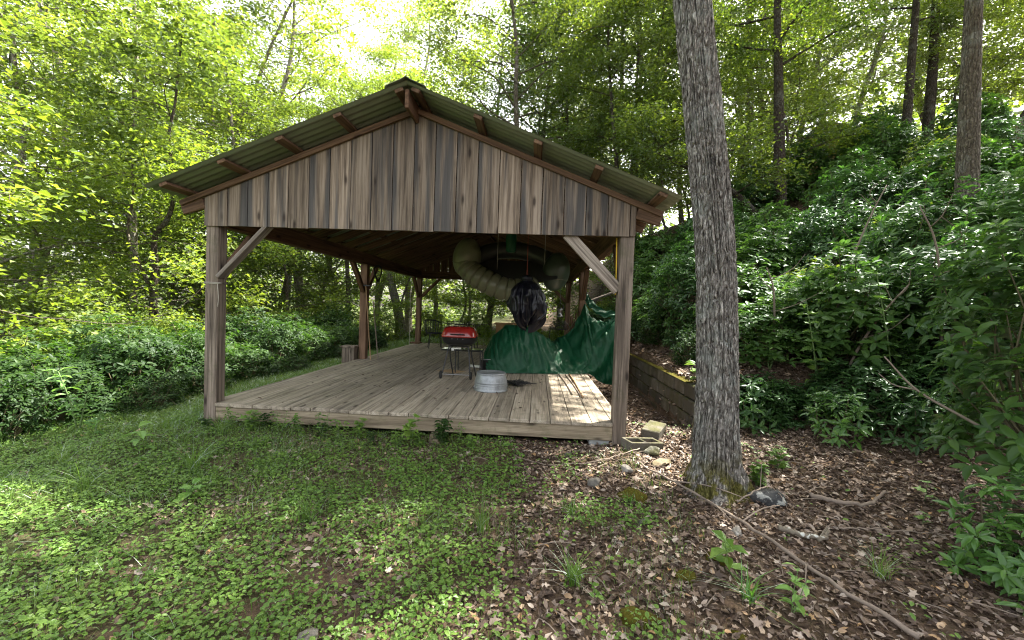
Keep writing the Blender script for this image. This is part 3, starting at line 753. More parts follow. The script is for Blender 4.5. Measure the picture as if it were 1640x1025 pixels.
def float_():
    t = thing("inflatable_raft", "olive inflatable raft with ribbed belly hung under the pavilion roof", "inflatable raft", (.98, 2.5, 1.85))
    ctrl = [(-.86, .0, .30), (-.83, -.05, .12), (-.70, -.12, -.07), (-.45, -.15, -.22), (-.12, -.13, -.34), (.18, -.05, -.32), (.36, .08, -.24)]
    P = curve_pts(ctrl, 200); s = np.linspace(0, 1, 200)
    rad = .165+.03*np.sin(s*PI); rad = rad*np.sqrt(np.clip(s/.03, .02, 1))*np.sqrt(np.clip((1-s)/.03, .02, 1))
    rib = np.abs(np.sin(s*PI*15)); rad = rad*(1-.17*np.exp(-(rib/.30)**2)*((s > .18)))
    mb = MB(); tube(mb, P, rad, 32, False); mb.build("ribbed_tube", M_vinyl, t, smooth=True)
    for c, mv in (((-.80, -.03, .17), M_vinyl), ((.70, .18, -.0), M_vinyl2)):
        mb = MB(); ph = np.linspace(-PI/2, PI/2, 24); pr = [(max(.001, .235*math.cos(a)), .33*math.sin(a)) for a in ph]
        lathe(mb, pr, 32); o = mb.build("end_chamber", mv, t, smooth=True, loc=c); o.rotation_euler = (.15, .15, 0)
        sm = MB(); tube(sm, [(.226*math.cos(a), .226*math.sin(a), -.10) for a in np.linspace(0, 2*PI, 40)], .006, 6); sm.build("seam", M_vinyl, o, smooth=True)
    ctrl = [(-.70, .25, .20), (-.45, .38, .33), (-.05, .42, .38), (.35, .38, .30), (.72, .22, .12)]
    mb = MB(); tube(mb, curve_pts(ctrl, 60), .15, 24); mb.build("rear_tube", M_vinyl_dark, t, smooth=True)
    mb = MB(); U = np.linspace(-.7, .72, 30); V = []
    for u in U:
        for k in range(8): f = k/7; V.append((u, -.1+.45*f, -.12+.42*f-.12*math.cos(u*2)))
    mb.add(V, quads=[(i*8+k, (i+1)*8+k, (i+1)*8+k+1, i*8+k+1) for i in range(29) for k in range(7)]); mb.build("raft_floor", M_vinyl_dark, t, smooth=True)
    mb = MB(); tube(mb, [(-.3, .1, .0), (-.3, .1, 1.0)], .004, 5); tube(mb, [(.5, .1, .0), (.5, .1, .9)], .004, 5); mb.build("hanging_cord", M_rope, t)
float_()
def bag():
    t = thing("trash_bag", "bulging black plastic trash bag hung on a cord from the roof", "bag", (1.22, 1.55, .07))
    nth, nz = 160, 90; th = np.linspace(0, 2*PI, nth, endpoint=False)[None]; f = np.linspace(0, 1, nz)[:, None]
    base = np.interp(f[:, 0], [0, .03, .08, .12, .18, .3, .45, .6, .75, .88, .96, 1], [.05, .085, .09, .075, .15, .22, .26, .27, .25, .20, .13, .02])[:, None]
    pl = np.abs(np.sin(th*7+1.8*vnoise(th*2, f*3, 0, 2))) ; pl2 = vnoise(np.cos(th)*4, np.sin(th)*4, f*5, 7)
    r = base*(1-.30*(1-pl)**2*sstep(.1, .5, f)) * (1+.24*pl2*sstep(.1, .6, f))
    Z = 1.62-.70*f - .07*np.sin(th*3+1)*sstep(.4, 1, f)-.035*np.sin(th*8)*sstep(.4, .9, f)-.06*vnoise(np.cos(th)*5, np.sin(th)*5, f*2, 9)*f
    X = r*np.cos(th)+.03*f; Y = r*np.sin(th)*.9; Z = Z+0*th
    i, j = np.meshgrid(np.arange(nz-1), np.arange(nth), indexing='ij')
    mb = MB(); mb.add(np.stack([X, Y, Z], -1).reshape(-1, 3), quads=np.stack([i*nth+j, (i+1)*nth+j, (i+1)*nth+(j+1) % nth, i*nth+(j+1) % nth], -1).reshape(-1, 4))
    mb.build("bag_body", M_bag, t, smooth=True)
    mb = MB(); tube(mb, [(0, 0, 1.58), (-.01, 0, 3.2)], .004, 6); mb.build("cord", plain("red_cord", (.3, .06, .04), .8), t)
bag()
mb = MB(); prof = [(.001, 2.10), (.06, 2.10), (.082, 2.12), (.085, 2.3), (.08, 2.5), (.088, 2.75), (.001, 2.76)]
lathe(mb, prof, 28); o = mb.build("rolled_tarp", M_tarp, None, smooth=True, loc=(.93, 2.2, 0)); tag(o, "rolled dark green tarp hanging upright between raft and roof", "rolled tarp")
# yellow strap on the right front post
mb = MB(); P = curve_pts([(2.232, .13, 2.02), (2.236, .12, 1.85), (2.243, .128, 1.6), (2.246, .135, 1.40)], 16)
V = []
for p in P: V += [(p[0], p[1]-.014, p[2]), (p[0]+.004, p[1]+.014, p[2]), (p[0]-.006, p[1]-.012, p[2]), (p[0]-.008, p[1]+.016, p[2])]
mb.add(V, quads=[q for i in range(15) for q in ((i*4, i*4+1, i*4+5, i*4+4), (i*4+2, i*4+6, i*4+7, i*4+3), (i*4, i*4+4, i*4+6, i*4+2), (i*4+1, i*4+3, i*4+7, i*4+5))])
tag(mb.build("strap", M_yellow, None), "bright yellow strap hanging beside the right front post", "strap")
# cable from the left front post
mb = MB(); tube(mb, curve_pts([(-2.41, .05, 1.36), (-2.84, .1, 1.05), (-3.46, .1, .86), (-4.24, .1, .885), (-5.04, .1, .96), (-7.5, .3, 1.5)], 60), .0032, 6)
tag(mb.build("cable", M_twig, None, smooth=True), "slack pale line sagging from the left front post across the hedge", "line")
mb = MB(); tube(mb, curve_pts([(-2.41+.02*math.cos(a), .075+.1*math.sin(a), 1.37+.01*math.sin(3*a)) for a in np.linspace(0, 2*PI, 12)], 12), .004, 5)
mb = MB()
for dz in (0, .012):
    tube(mb, [(-2.325+.082*sx, .077+.082*sy, 1.365+dz) for sx, sy in ((-1, -1), (1, -1), (1, 1), (-1, 1), (-1, -1))], .004, 5, False)
tube(mb, curve_pts([(-2.245, -.004, 1.36), (-2.22, -.02, 1.2), (-2.235, -.01, 1.1)], 8), .003, 5)
tag(mb.build("cord_loop", M_rope, None, smooth=True), "thin cord knotted round the left front post below its brace", "cord")
# hose coil and tools at the left middle post
def hose():
    mb = MB(); pts = []
    for k in range(150):
        a = k/150*2*PI*3.6; pts.append((-2.2+.02*math.sin(k*.3), 4.75+.20*math.cos(a), 1.88+.17*math.sin(a)-.01*k/50))
    tube(mb, pts, .013, 8); tag(mb.build("garden_hose", M_cable, None, smooth=True), "coil of black hose hanging from the left side beam", "hose")
hose()
for (x, y, zt, zb, mat, lab, head) in ((-2.20, 4.14, 1.55, .01, M_floorstick, "wooden-handled rake leaning against the middle left post", 'rake'), (-2.10, 4.30, 1.25, .01, M_twig, "pale garden pole leaning beside the middle left post", None)):
    t = thing("garden_rake" if head else "garden_pole", lab, "rake" if head else "pole", (x, y, 0))
    mb = MB(); tube(mb, [(.12, 0, zb), (-.02, .0, zt)], .012, 8); mb.build("shaft", mat, t)
    if head:
        mb = MB(); cbox(mb, -.12, .08, -.015, .015, zt, zt+.03, .003)
        for k in range(8): tube(mb, [(-.11+k*.025, 0, zt+.02), (-.11+k*.025, -.05, zt+.05)], .003, 5)
        mb.build("rake_head", M_black, t)
mb = MB(); tube(mb, [(-2.28, 7.6, 2.05), (-2.3, 7.6, 1.2)], .004, 5); tube(mb, [(-2.3, 7.6, 1.2), (-2.31, 7.62, 1.0), (-2.3, 7.6, .02)], .007, 5)
tag(mb.build("rope", M_rope, None), "thin rope hanging straight down from the side beam near the back left post", "rope")
mb = MB(); cbox(mb, -.13, .13, -.12, .12, 0, .50, .006); cbox(mb, -.15, .15, -.14, .14, .503, .54, .004)
tag(mb.build("timber_box", M_post, None, loc=(-2.56, 4.22, -.26)), "squat weathered timber box outside the middle left post", "box")
mb = MB(); cbox(mb, -.16, .16, -.16, .16, 0, .035, .004); tag(mb.build("post_footing_board", M_beam, None, loc=(-2.32, LB-.18, .004)), "flat square of wood at the foot of the back left post", "board")
mb = MB(); beam_o = beam("shelf_bracket", (-2.24, LB-.04, 1.03), (-2.02, LB-.04, 1.03), .03, .02, M_black, None); tag(beam_o, "small dark bracket sticking out of the back left post", "bracket")
# far patio set
def patio_chair(loc, rz, lab):
    t = thing("patio_chair", lab, "chair", loc, rz, "black metal patio chairs")
    mb = MB(); tube(mb, [(.27*math.cos(a), .25*math.sin(a), .42) for a in np.linspace(0, 2*PI, 30)], .012, 6)
    for k in range(9): x = -.22+.055*k; h = .25*math.sqrt(max(0, 1-(x/.27)**2)); tube(mb, [(x, -h, .42), (x, h, .42)], .006, 5)
    mb.build("seat", M_black, t)
    mb = MB(); top = [(.30*math.cos(a), .29*math.sin(a), .78-.14*max(0, -math.sin(a))) for a in np.linspace(-.5, PI+.5, 24)]
    tube(mb, top, .012, 6)
    for a in np.linspace(-.4, PI+.4, 17): tube(mb, [(.26*math.cos(a), .25*math.sin(a), .42), (.31*math.cos(a), .30*math.sin(a), .6), (.30*math.cos(a), .29*math.sin(a), .78-.14*max(0, -math.sin(a)))], .006, 5)
    mb.build("backrest", M_black, t)
    for a in (.7, 2.4, 3.9, 5.5):
        mb = MB(); tube(mb, [(.22*math.cos(a), .2*math.sin(a), .42), (.29*math.cos(a), .27*math.sin(a), 0)], .011, 6); mb.build("leg", M_black, t)
patio_chair((-1.45, 7.2, 0), 1.9, "black slatted metal patio chair left of the glass table, nearest the back post")
patio_chair((-.75, 6.95, 0), -2.6, "black slatted metal patio chair half hidden behind the red grill")
t = thing("patio_table", "round dark glass patio table behind the red grill", "table", (-.62, 7.4, 0))
mb = MB(); lathe(mb, [(.001, .70), (.60, .70), (.61, .705), (.61, .715), (.60, .72), (.001, .72)], 40); mb.build("table_top", M_glass, t)
mb = MB(); tube(mb, [(.6*math.cos(a), .6*math.sin(a), .705) for a in np.linspace(0, 2*PI, 40)], .013, 6); mb.build("rim", M_black, t)
for a in (.8, 2.36, 3.9, 5.5):
    mb = MB(); tube(mb, [(.35*math.cos(a), .35*math.sin(a), .70), (.45*math.cos(a), .45*math.sin(a), 0)], .013, 6); mb.build("leg", M_black, t)
t = thing("wooden_chest", "tan wooden chest standing behind the tarp-covered pile", "chest", (.60, 8.05, 0))
mb = MB(); cbox(mb, -.40, .42, -.2, .2, .02, .70, .006); mb.build("chest_body", M_tan, t)
mb = MB(); cbox(mb, -.45, .47, -.24, .24, .703, .75, .006); mb.build("lid", M_tan, t)
mb = MB(); cbox(mb, -.05, .05, -.215, -.203, .58, .61, .002); mb.build("handle", M_black, t)
# lantern, coiled wire, leaning boards near the right middle post
t = thing("lantern", "small metal lantern hanging before the back right post", "lantern", (1.88, 4.6, 1.05))
mb = MB(); lathe(mb, [(.001, 0), (.06, 0), (.065, .015), (.06, .03), (.045, .035), (.045, .13), (.06, .135), (.065, .15), (.03, .2), (.001, .21)], 20); mb.build("lantern_body", M_chrome, t, smooth=True)
mb = MB(); tube(mb, curve_pts([(-.06, 0, .14), (-.07, 0, .22), (0, 0, .3), (.07, 0, .22), (.06, 0, .14)], 20), .004, 5); tube(mb, [(0, 0, .3), (0, 0, 1.0)], .003, 5); mb.build("bail", M_chrome, t)
mb = MB(); rng = np.random.default_rng(8)
for k in range(7):
    r = .10+.025*k; tube(mb, [(1.95+r*math.cos(a), 5.9+.05*math.sin(k*2+a), .72+.9*r*math.sin(a)) for a in np.linspace(.0, PI, 20)], .008, 5)
for k in range(5): a = .4+k*.6; tube(mb, [(1.95, 5.9, .72), (1.95+.27*math.cos(a), 5.9, .72+.24*math.sin(a))], .006, 5)
tube(mb, [(1.67, 5.9, .72), (2.23, 5.9, .72)], .012, 6)
for x in (1.72, 2.18): tube(mb, [(x, 5.9, .72), (x, 5.95, 0)], .012, 6)
tag(mb.build("metal_bench_back", M_black, None), "ornate black wrought-iron seat back beyond the tarp", "bench")
for k, (a, b, lab, m, w) in enumerate((((2.05, 4.9, .0), (2.42, 4.6, 1.25), "dark plank leaning against the right middle post", M_beam, .09), ((1.85, 4.7, .35), (2.22, 4.55, 1.0), "green-grey board leaning left of the right middle post", M_stem, .07), ((2.52, 4.9, 1.42), (3.35, 5.2, 1.75), "pale weathered board sticking out sideways beyond the tarp", M_brace, .09))):
    o = beam("leaning_board", a, b, w, .03, m, None); tag(o, lab, "board", "boards leaning at the right side of the deck")
mb = MB(); rng = np.random.default_rng(9)
for k in range(14):
    x, y = rng.uniform(2.1, 2.35), rng.uniform(4.5, 5.0); tube(mb, [(x, y, 0), (x+rng.uniform(-.1, .1), y+.1, rng.uniform(.7, 1.15))], .012+.01*rng.random(), 6)
tag(mb.build("tool_bundle", M_beam, None), "dark bundle of upright tool handles by the right middle post", "tools")

# ---------------------------------------------------------------- retaining wall, blocks, rocks, branch
def rock(name, loc, sz, mat, lab, seed, flat=1.0, cat="rock", sub=18, rough=.9, rz=None):
    rng = np.random.default_rng(seed); th = np.linspace(0, PI, sub+1)[:, None]; ph = np.linspace(0, 2*PI, 2*sub, endpoint=False)[None]
    X = np.sin(th)*np.cos(ph); Y = np.sin(th)*np.sin(ph); Z = np.cos(th)+0*ph
    # facet: clip by random planes
    Rr = np.ones_like(X)
    for k in range(15):
        n = rng.normal(0, 1, 3); n /= np.linalg.norm(n); d = rng.uniform(.45, .8); dot = X*n[0]+Y*n[1]+Z*n[2]
        Rr = np.where(dot > .01, np.minimum(Rr, d/np.maximum(dot, .01)), Rr)
    Rr = Rr*(1+rough*.25*fbm(X*2.5+seed, Y*2.5, Z*2.5, 4, seed))
    V = np.stack([X*Rr*sz[0], Y*Rr*sz[1], Z*Rr*sz[2]], -1).reshape(-1, 3)
    m = 2*sub; i, j = np.meshgrid(np.arange(sub), np.arange(m), indexing='ij')
    mb = MB(); mb.add(V, quads=np.stack([i*m+j, (i+1)*m+j, (i+1)*m+(j+1) % m, i*m+(j+1) % m], -1).reshape(-1, 4))
    o = mb.build(name, mat, None, smooth=True, loc=(loc[0], loc[1], float(ground_z(loc[0], loc[1]))+loc[2]))
    o.rotation_euler[2] = rng.uniform(0, 6) if rz is None else rz
    tag(o, lab, cat); return o
def retaining_wall():
    t = thing("retaining_wall", "mossy concrete block retaining wall right of the pavilion", "wall", (3.45, .95, -.52))
    rnd = random.Random(4); mb = MB(); y = 0
    for row in range(4):
        y = -.2*(row % 2)+(.0 if row < 3 else .25)
        n = 14
        for k in range(n):
            a, b = y+k*.41, y+k*.41+.388
            if a < 0: a = 0
            dz = rnd.uniform(-.003, .003); dx = rnd.uniform(-.014, .014)
            cbox(mb, dx, .2+dx, a, b, row*.203+dz, row*.203+.190+dz, .016)
    mb.build("block_courses", M_block, t)
    mb = MB(); nx, ny = 16, 120; X, Y = np.meshgrid(np.linspace(-.012, .22, nx), np.linspace(.3, 5.6, ny), indexing='ij')
    Z = .806+.018*np.maximum(0, fbm(X*9, Y*9, 0, 4, 3)+.25)*np.minimum(1, np.minimum(X+.012, .22-X)*40+.1)
    mb.add(np.stack([X, Y, Z], -1).reshape(-1, 3), quads=[(i*ny+j, (i+1)*ny+j, (i+1)*ny+j+1, i*ny+j+1) for i in range(nx-1) for j in range(ny-1)])
    mb.build("moss_cap", M_moss, t, smooth=True)
retaining_wall()
def hollow_block(loc, rot, lab, hollow=True):
    t = MB()
    if hollow:
        cbox(t, -.2, .2, -.1, -.07, 0, .19, .005); cbox(t, -.2, .2, .07, .1, 0, .19, .005)
        for x in (-.2, -.015, .17): cbox(t, x, x+.03, -.069, .069, 0.001, .189, .004)
    else: cbox(t, -.2, .2, -.1, .1, 0, .19, .008)
    o = t.build("cinder_block", M_block, None, loc=loc); o.rotation_euler = rot; tag(o, lab, "cinder block", "loose cinder blocks beside the right front post")
hollow_block((2.55, -.05, -.34), (0, R(4), R(20)), "hollow grey cinder block tilted at the foot of the right front post")
hollow_block((2.80, .42, -.30), (R(4), R(-3), R(62)), "solid mossy-topped cinder block lying behind the one at the post's foot", False)
hollow_block((3.14, .98, -.36), (R(90), 0, R(15)), "hollow mossy cinder block with dark opening, nearest the retaining wall")
rock("rock", (2.62, -.22, .05), (.11, .09, .09), mk_rock("lichen_stone", (.09, .09, .07), (.26, .25, .19), .3, .8), "rounded mossy grey rock before the tilted cinder block", 11)
rock("rock", (2.28, -.68, .03), (.085, .06, .045), M_rock_pale, "small white angular rock left of the oak's foot", 12)
rock("rock", (2.68, -.42, .02), (.17, .12, .05), M_rock_tan, "flat tan mossy slab between cinder blocks and oak", 13)
rock("rock", (3.28, -1.08, .02), (.18, .14, .11), M_rock_dark, "dark rock with white lichen right of the oak's foot", 14)
rock("rock", (2.85, -1.60, .03), (.055, .045, .045), M_rock_pale, "pale squarish stone under the fallen branch", 15)
rock("rock", (.36, -2.74, .03), (.07, .05, .035), M_rock, "smooth grey stone in the green ground cover at the bottom edge", 16)
rock("rock", (1.95, -.95, .02), (.09, .07, .05), M_rock, "brown-grey rock beside the moss pad left of the oak", 17)
rock("rock", (2.20, -1.55, .01), (.05, .04, .03), M_rock, "small dark grey stone left of the fallen branch, nearer the camera", 18)
rock("rock", (1.75, -.35, .02), (.06, .05, .03), M_rock, "small grey stone in front of the deck's right end", 19)
rock("rock", (.35, -.14, .03), (.20, .11, .07), M_rock_tan, "broad brown stone under the middle of the deck front", 20)
for k, (x, y, s, lab) in enumerate(((2.56, -1.91, .10, "moss mound beside the fallen branch's midpoint"), (2.32, -2.12, .09, "moss mound left of the broad-leaved seedling"), (1.98, -2.44, .13, "large olive moss mound near the bottom edge"), (2.20, -1.15, .15, "olive moss pad left of the oak's roots"), (2.45, -2.5, .06, "small bright moss tuft at the bottom edge"))):
    o = rock("moss_mound", (x, y, .0), (s, s*.8, s*.5), M_moss, lab, 40+k, cat="moss", rough=1.2)
# stump behind oak
t = thing("tree_stump", "short mossy stump just left behind the oak trunk", "stump", (3.30, .30, -.33))
mb = MB(); n = 30
V, T_, Q_ = tube_arr([(0, 0, -.05), (0, 0, .1), (.01, 0, .35), (.02, 0, .47)], [.13, .11, .095, .09], 24, True); V = V+np.stack([.012*fbm(V[:, 0]*30, V[:, 1]*30, V[:, 2]*6, 3, 2)]*3, 1); mb.add(V, T_, Q_); mb.build("stump_wood", M_oak, t, smooth=True)

def twig(pts, r0, r1, mat, lab, name="fallen_branch", side=(), parent=None, group=None):
    P = curve_pts(pts, 40); P[:, 2] += ground_z(P[:, 0], P[:, 1])
    P += np.stack([.008*vnoise(np.arange(40)*.9, k*7.0, 0, 3) for k in range(3)], 1)
    mb = MB(); tube(mb, P, np.linspace(r0, r1, 40)*(1+.15*vnoise(np.arange(40)*.7, 0, 0, 8)), 8)
    for (i, d, l, r) in side:
        p = P[i]; q = [p, p+np.array(d)*l*.5+[0, 0, .03], p+np.array(d)*l]; S = curve_pts(q, 14); tube(mb, S, np.linspace(r, r*.3, 14), 6)
    o = mb.build(name, mat, None, smooth=True); tag(o, lab, "branch", group); return o
twig([(2.40, -.55, .05), (2.60, -.95, .06), (2.86, -1.42, .06), (3.02, -1.75, .05), (3.16, -2.10, .05), (3.36, -2.45, .03)], .007, .014, M_twig, "long bent fallen branch lying across the leaf litter before the oak", side=((12, (.2, -.9, -.05), .45, .007), (8, (.75, -.6, .05), .6, .008), (18, (.9, .3, .25), .35, .007), (28, (-.5, -.8, .0), .3, .006)))
twig([(3.0, -1.25, .06), (3.25, -1.15, .14), (3.5, -1.05, .06), (3.9, -.85, .03)], .006, .004, M_twig, "forked thin twig leaning over the dark lichen rock", name="twig", side=((12, (.1, .2, .9), .22, .004), (20, (-.1, -.9, -.2), .25, .004)))
twig([(1.2, -.45, .03), (1.6, -.6, .03), (2.1, -.5, .05), (2.5, -.2, .05)], .004, .006, M_twig, "thin pale stick crossing the litter left of the white rock", name="twig")
twig([(3.15, -1.55, .04), (3.35, -1.68, .05), (3.50, -1.55, .04)], .018, .014, mk_rock("lichened_wood", (.10, .08, .06), (.22, .19, .15), .8), "short stub of rotten branch with pale lichen", name="rotten_branch", side=((20, (.8, .5, .3), .22, .006),))
twig([(3.7, -1.0, .04), (4.0, -1.15, .05), (4.35, -.95, .05)], .018, .011, M_twig, "thick broken grey branch piece in the litter right of the oak", name="rotten_branch")
twig([(3.6, -1.5, .03), (4.0, -1.45, .04), (4.5, -1.5, .03)], .006, .004, M_twig, "straight thin twig in the open litter at right", name="twig")

# ---------------------------------------------------------------- near oak
def near_oak():
    t = thing("oak_tree", "tall near tree with furrowed grey bark and mossy foot, right of the pavilion", "tree", (2.95, -.95, -.35))
    ctrl = [(.02, 0, -.25), (.01, 0, 0), (-.01, 0, .5), (-.02, 0, 1.06), (-.09, 0, 2.11), (-.23, 0, 3.15), (-.38, 0, 4.18), (-.55, .05, 5.5), (-.7, .1, 8), (-.7, .2, 12), (-.5, .2, 15)]
    P0 = curve_pts(ctrl, 60); nz = 760; zz = np.concatenate([np.linspace(-.25, 4.9, 640), np.linspace(4.92, 15, 120)])
    P = np.stack([np.interp(zz, P0[:, 2], P0[:, 0]), np.interp(zz, P0[:, 2], P0[:, 1]), zz], 1)
    rad = np.interp(zz, [-.25, 0, .12, .3, .6, 1.2, 2, 4.2, 8, 15], [.46, .335, .25, .20, .178, .166, .160, .148, .12, .03])
    seg = 200; th = np.arange(seg)/seg*2*PI; Z, TH = np.meshgrid(zz, th, indexing='ij')
    cx, sy = np.cos(TH), np.sin(TH)
    wob = .35*vnoise(Z*5, cx*2, sy*2, 3)
    fur = np.abs(vnoise(cx*7.5+wob, sy*7.5+wob, Z*1.9, 1)); fur2 = np.abs(vnoise(cx*13+wob*2, sy*13, Z*5.5+2*cx, 2)); fin = vnoise(cx*26, sy*26, Z*22, 5)
    pl = sstep(.02, .30, fur); pl2 = sstep(.0, .35, fur2)
    amp = np.interp(zz, [0, 5], [1.0, .85])[:, None]
    lobes = (.13*np.cos(TH*3+.7)+.10*np.cos(TH*5+2))*np.interp(zz, [-.25, .1, .35, .8], [1.8, 1.1, .35, 0])[:, None]
    r = rad[:, None]*(1+lobes)+amp*(-.024*(1-pl)-.012*(1-pl2)+.004*fin)+.008*fbm(cx*1.3, sy*1.3, Z*.8, 2, 9)
    V = np.stack([P[:, 0, None]+r*cx, P[:, 1, None]+r*sy, Z], -1).reshape(-1, 3)
    n = len(zz); i, j = np.meshgrid(np.arange(n-1), np.arange(seg), indexing='ij')
    mb = MB(); mb.add(V, quads=np.stack([i*seg+j, i*seg+(j+1) % seg, (i+1)*seg+(j+1) % seg, (i+1)*seg+j], -1).reshape(-1, 4))
    # limbs high up
    rng = np.random.default_rng(1); ends = []
    for k in range(26):
        z = rng.uniform(6.0, 14.5); a = k*2.4; b = np.array([np.interp(z, zz, P[:, 0]), np.interp(z, zz, P[:, 1]), z]); l = rng.uniform(2.0, 4.2)*(1-.4*(z-6)/9)
        d = np.array([math.cos(a), math.sin(a), 0]); pts = curve_pts([b, b+d*l*.4+[0, 0, .3*l], b+d*l+[0, 0, .45*l]], 12)
        tube(mb, pts, np.linspace(.07, .015, 12), 6)
        for q in range(9): ends.append(pts[rng.integers(4, 12)]+rng.normal(0, .55, 3)*[1, 1, .5])
    mb.build("trunk", M_oak, t, smooth=True)
    ends = np.array(ends); P_ = []; 
    for e in ends: P_.append(e+rng.normal(0, 1, (80, 3))*[.42, .42, .16])
    P_ = np.concatenate(P_); D, N = rdir(rng, len(P_), 1, .5); lb = MB(); put_leaves(lb, P_, D, N, rng.uniform(.09, .15, len(P_)), rng.uniform(.05, .085, len(P_)))
    lb.build("crown", L_canopy2, t)
near_oak()

# ---------------------------------------------------------------- woodland trees
def tree_meshes(name, seed, H, r0, cr, z0, nlimb, spl, lps, leaf=.10, leafmat=None, barkmat=None, wander=.25, ctrl=None, droop=.0, spread=(.34, .12), rise=.35, trunk_top=.2):
    rng = np.random.default_rng(seed)
    if ctrl is None:
        ctrl = [(0, 0, -.6)]; x = y = 0
        for k in range(1, 8): x += rng.normal(0, wander)*.6; y += rng.normal(0, wander)*.6; ctrl.append((x, y, H*k/7))
    P = curve_pts(ctrl, 48); n = len(P); f = np.linspace(0, 1, n)
    rad = r0*(1-(1-trunk_top)*f)*np.where(f < .06, 1+.5*(1-f/.06), 1)
    mb = MB(); tube(mb, P, rad, 14)
    C = []
    for k in range(nlimb):
        g = (k+.5)/nlimb; z = z0+(H*.98-z0)*g**.9; i = min(n-1, int(np.searchsorted(P[:, 2], z))); b = P[i]
        a = k*2.399+rng.normal(0, .4); prof = math.sin(PI*min(1, .22+.72*g))**.7; l = cr*prof*rng.uniform(.75, 1.15)
        d = np.array([math.cos(a), math.sin(a), 0]); s = np.array([-d[1], d[0], 0])
        up = rise*l*rng.uniform(.4, 1.4)
        pts = curve_pts([b, b+d*l*.35+[0, 0, up*.55]+s*rng.normal(0, .1*l), b+d*l*.7+[0, 0, up*.85]+s*rng.normal(0, .12*l), b+d*l+[0, 0, up*.9-droop*l]], 16)
        rl = max(.012, rad[i]*.38); tube(mb, pts, np.linspace(rl, .006, 16), 6)
        for q in range(spl):
            m = rng.integers(4, 16); p = pts[m]; sd = s*rng.choice([-1, 1])*rng.uniform(.2, .5)*l*(1.1-m/16)+d*rng.uniform(0, .25)*l+np.array([0, 0, rng.uniform(-.12, .25)*l*.5])
            sp = curve_pts([p, p+sd*.5+[0, 0, .05], p+sd], 6); tube(mb, sp, np.linspace(.012, .004, 6), 4, False)
            C.append(p+sd); C.append(p+sd*.55)
    C = np.array(C); K = len(C)
    off = rng.normal(0, 1, (K, lps, 3))*np.array([spread[0], spread[0], spread[1]])*rng.uniform(.6, 1.3, (K, 1, 1))
    # each spray tilts its own way
    tl = rng.normal(0, .28, (K, 1, 2)); off[..., 2] += off[..., 0]*tl[..., 0]+off[..., 1]*tl[..., 1]
    PL = (C[:, None]+off).reshape(-1, 3); D, N = rdir(rng, len(PL), 1, .42)
    N = norm(N-np.concatenate([np.repeat(tl, lps, 1).reshape(-1, 2), np.zeros((len(PL), 1))], 1)*.8); D[:, 2] -= .15
    L = leaf*rng.uniform(.7, 1.25, len(PL)); lb = MB(); put_leaves(lb, PL, D, N, L, L*.62)
    return mb.mesh(name+"_trunk", True, barkmat), lb.mesh(name+"_crown", False, leafmat)

V_A = tree_meshes("tall_broadleaf", 11, 15, .17, 3.8, 2.2, 38, 7, 36, .135, L_canopy, M_bark)
V_B = tree_meshes("dense_broadleaf", 12, 12, .14, 3.4, 1.0, 34, 7, 32, .13, L_canopy, M_bark_pale, wander=.45)
V_C = tree_meshes("understory", 13, 6.5, .065, 2.6, .7, 22, 6, 37, .125, L_yel, M_bark, wander=.35, rise=.15)
V_D = tree_meshes("dark_tree", 14, 16, .19, 3.9, 3.6, 36, 7, 38, .14, L_canopy, M_bark_dark)
V_E = tree_meshes("high_canopy", 15, 18, .20, 4.3, 7.0, 28, 6, 40, .13, L_canopy2, M_bark)
V_F = tree_meshes("tall_bright", 16, 17, .17, 3.9, 3.0, 40, 7, 31, .135, L_yel, M_bark_pale, wander=.5)
def tree(var, x, y, s=1.0, rz=0.0, lab=None, name="broadleaf_tree", group=None, lean=(0, 0), zs=1.0, cat="tree", dz=0.0):
    t = thing(name, lab, cat, (x, y, float(ground_z(x, y))+dz), rz, group); t.rotation_euler = (lean[0], lean[1], rz); t.scale = (s, s, s*zs)
    a = link("trunk", var[0], t); b = link("crown", var[1], t); return t

rnd = random.Random(77)
ORD = "leftmost second third fourth fifth sixth seventh eighth ninth tenth eleventh twelfth thirteenth fourteenth fifteenth sixteenth seventeenth eighteenth nineteenth twentieth twenty-first twenty-second twenty-third twenty-fourth twenty-fifth twenty-sixth twenty-seventh twenty-eighth twenty-ninth thirtieth thirty-first thirty-second thirty-third thirty-fourth thirty-fifth thirty-sixth thirty-seventh thirty-eighth thirty-ninth fortieth".split()
def picture_x(x, y): v = Vector((x-1.3819, y+4.6618, 0)); return v.dot(_r)/v.dot(_f)
def ordinals(spots, ix, iy):
    o = sorted(range(len(spots)), key=lambda k: picture_x(spots[k][ix], spots[k][iy])); r = [0]*len(spots)
    for n, k in enumerate(o): r[k] = n
    return [("leftmost" if n == 0 else "rightmost" if n == len(spots)-1 else ORD[n]+" from the left") for n in r]
KIND = {}
GL = "leafy woodland left of the pavilion"; GB = "leafy woodland behind the pavilion"; GR = "woodland on the right-hand hillside"
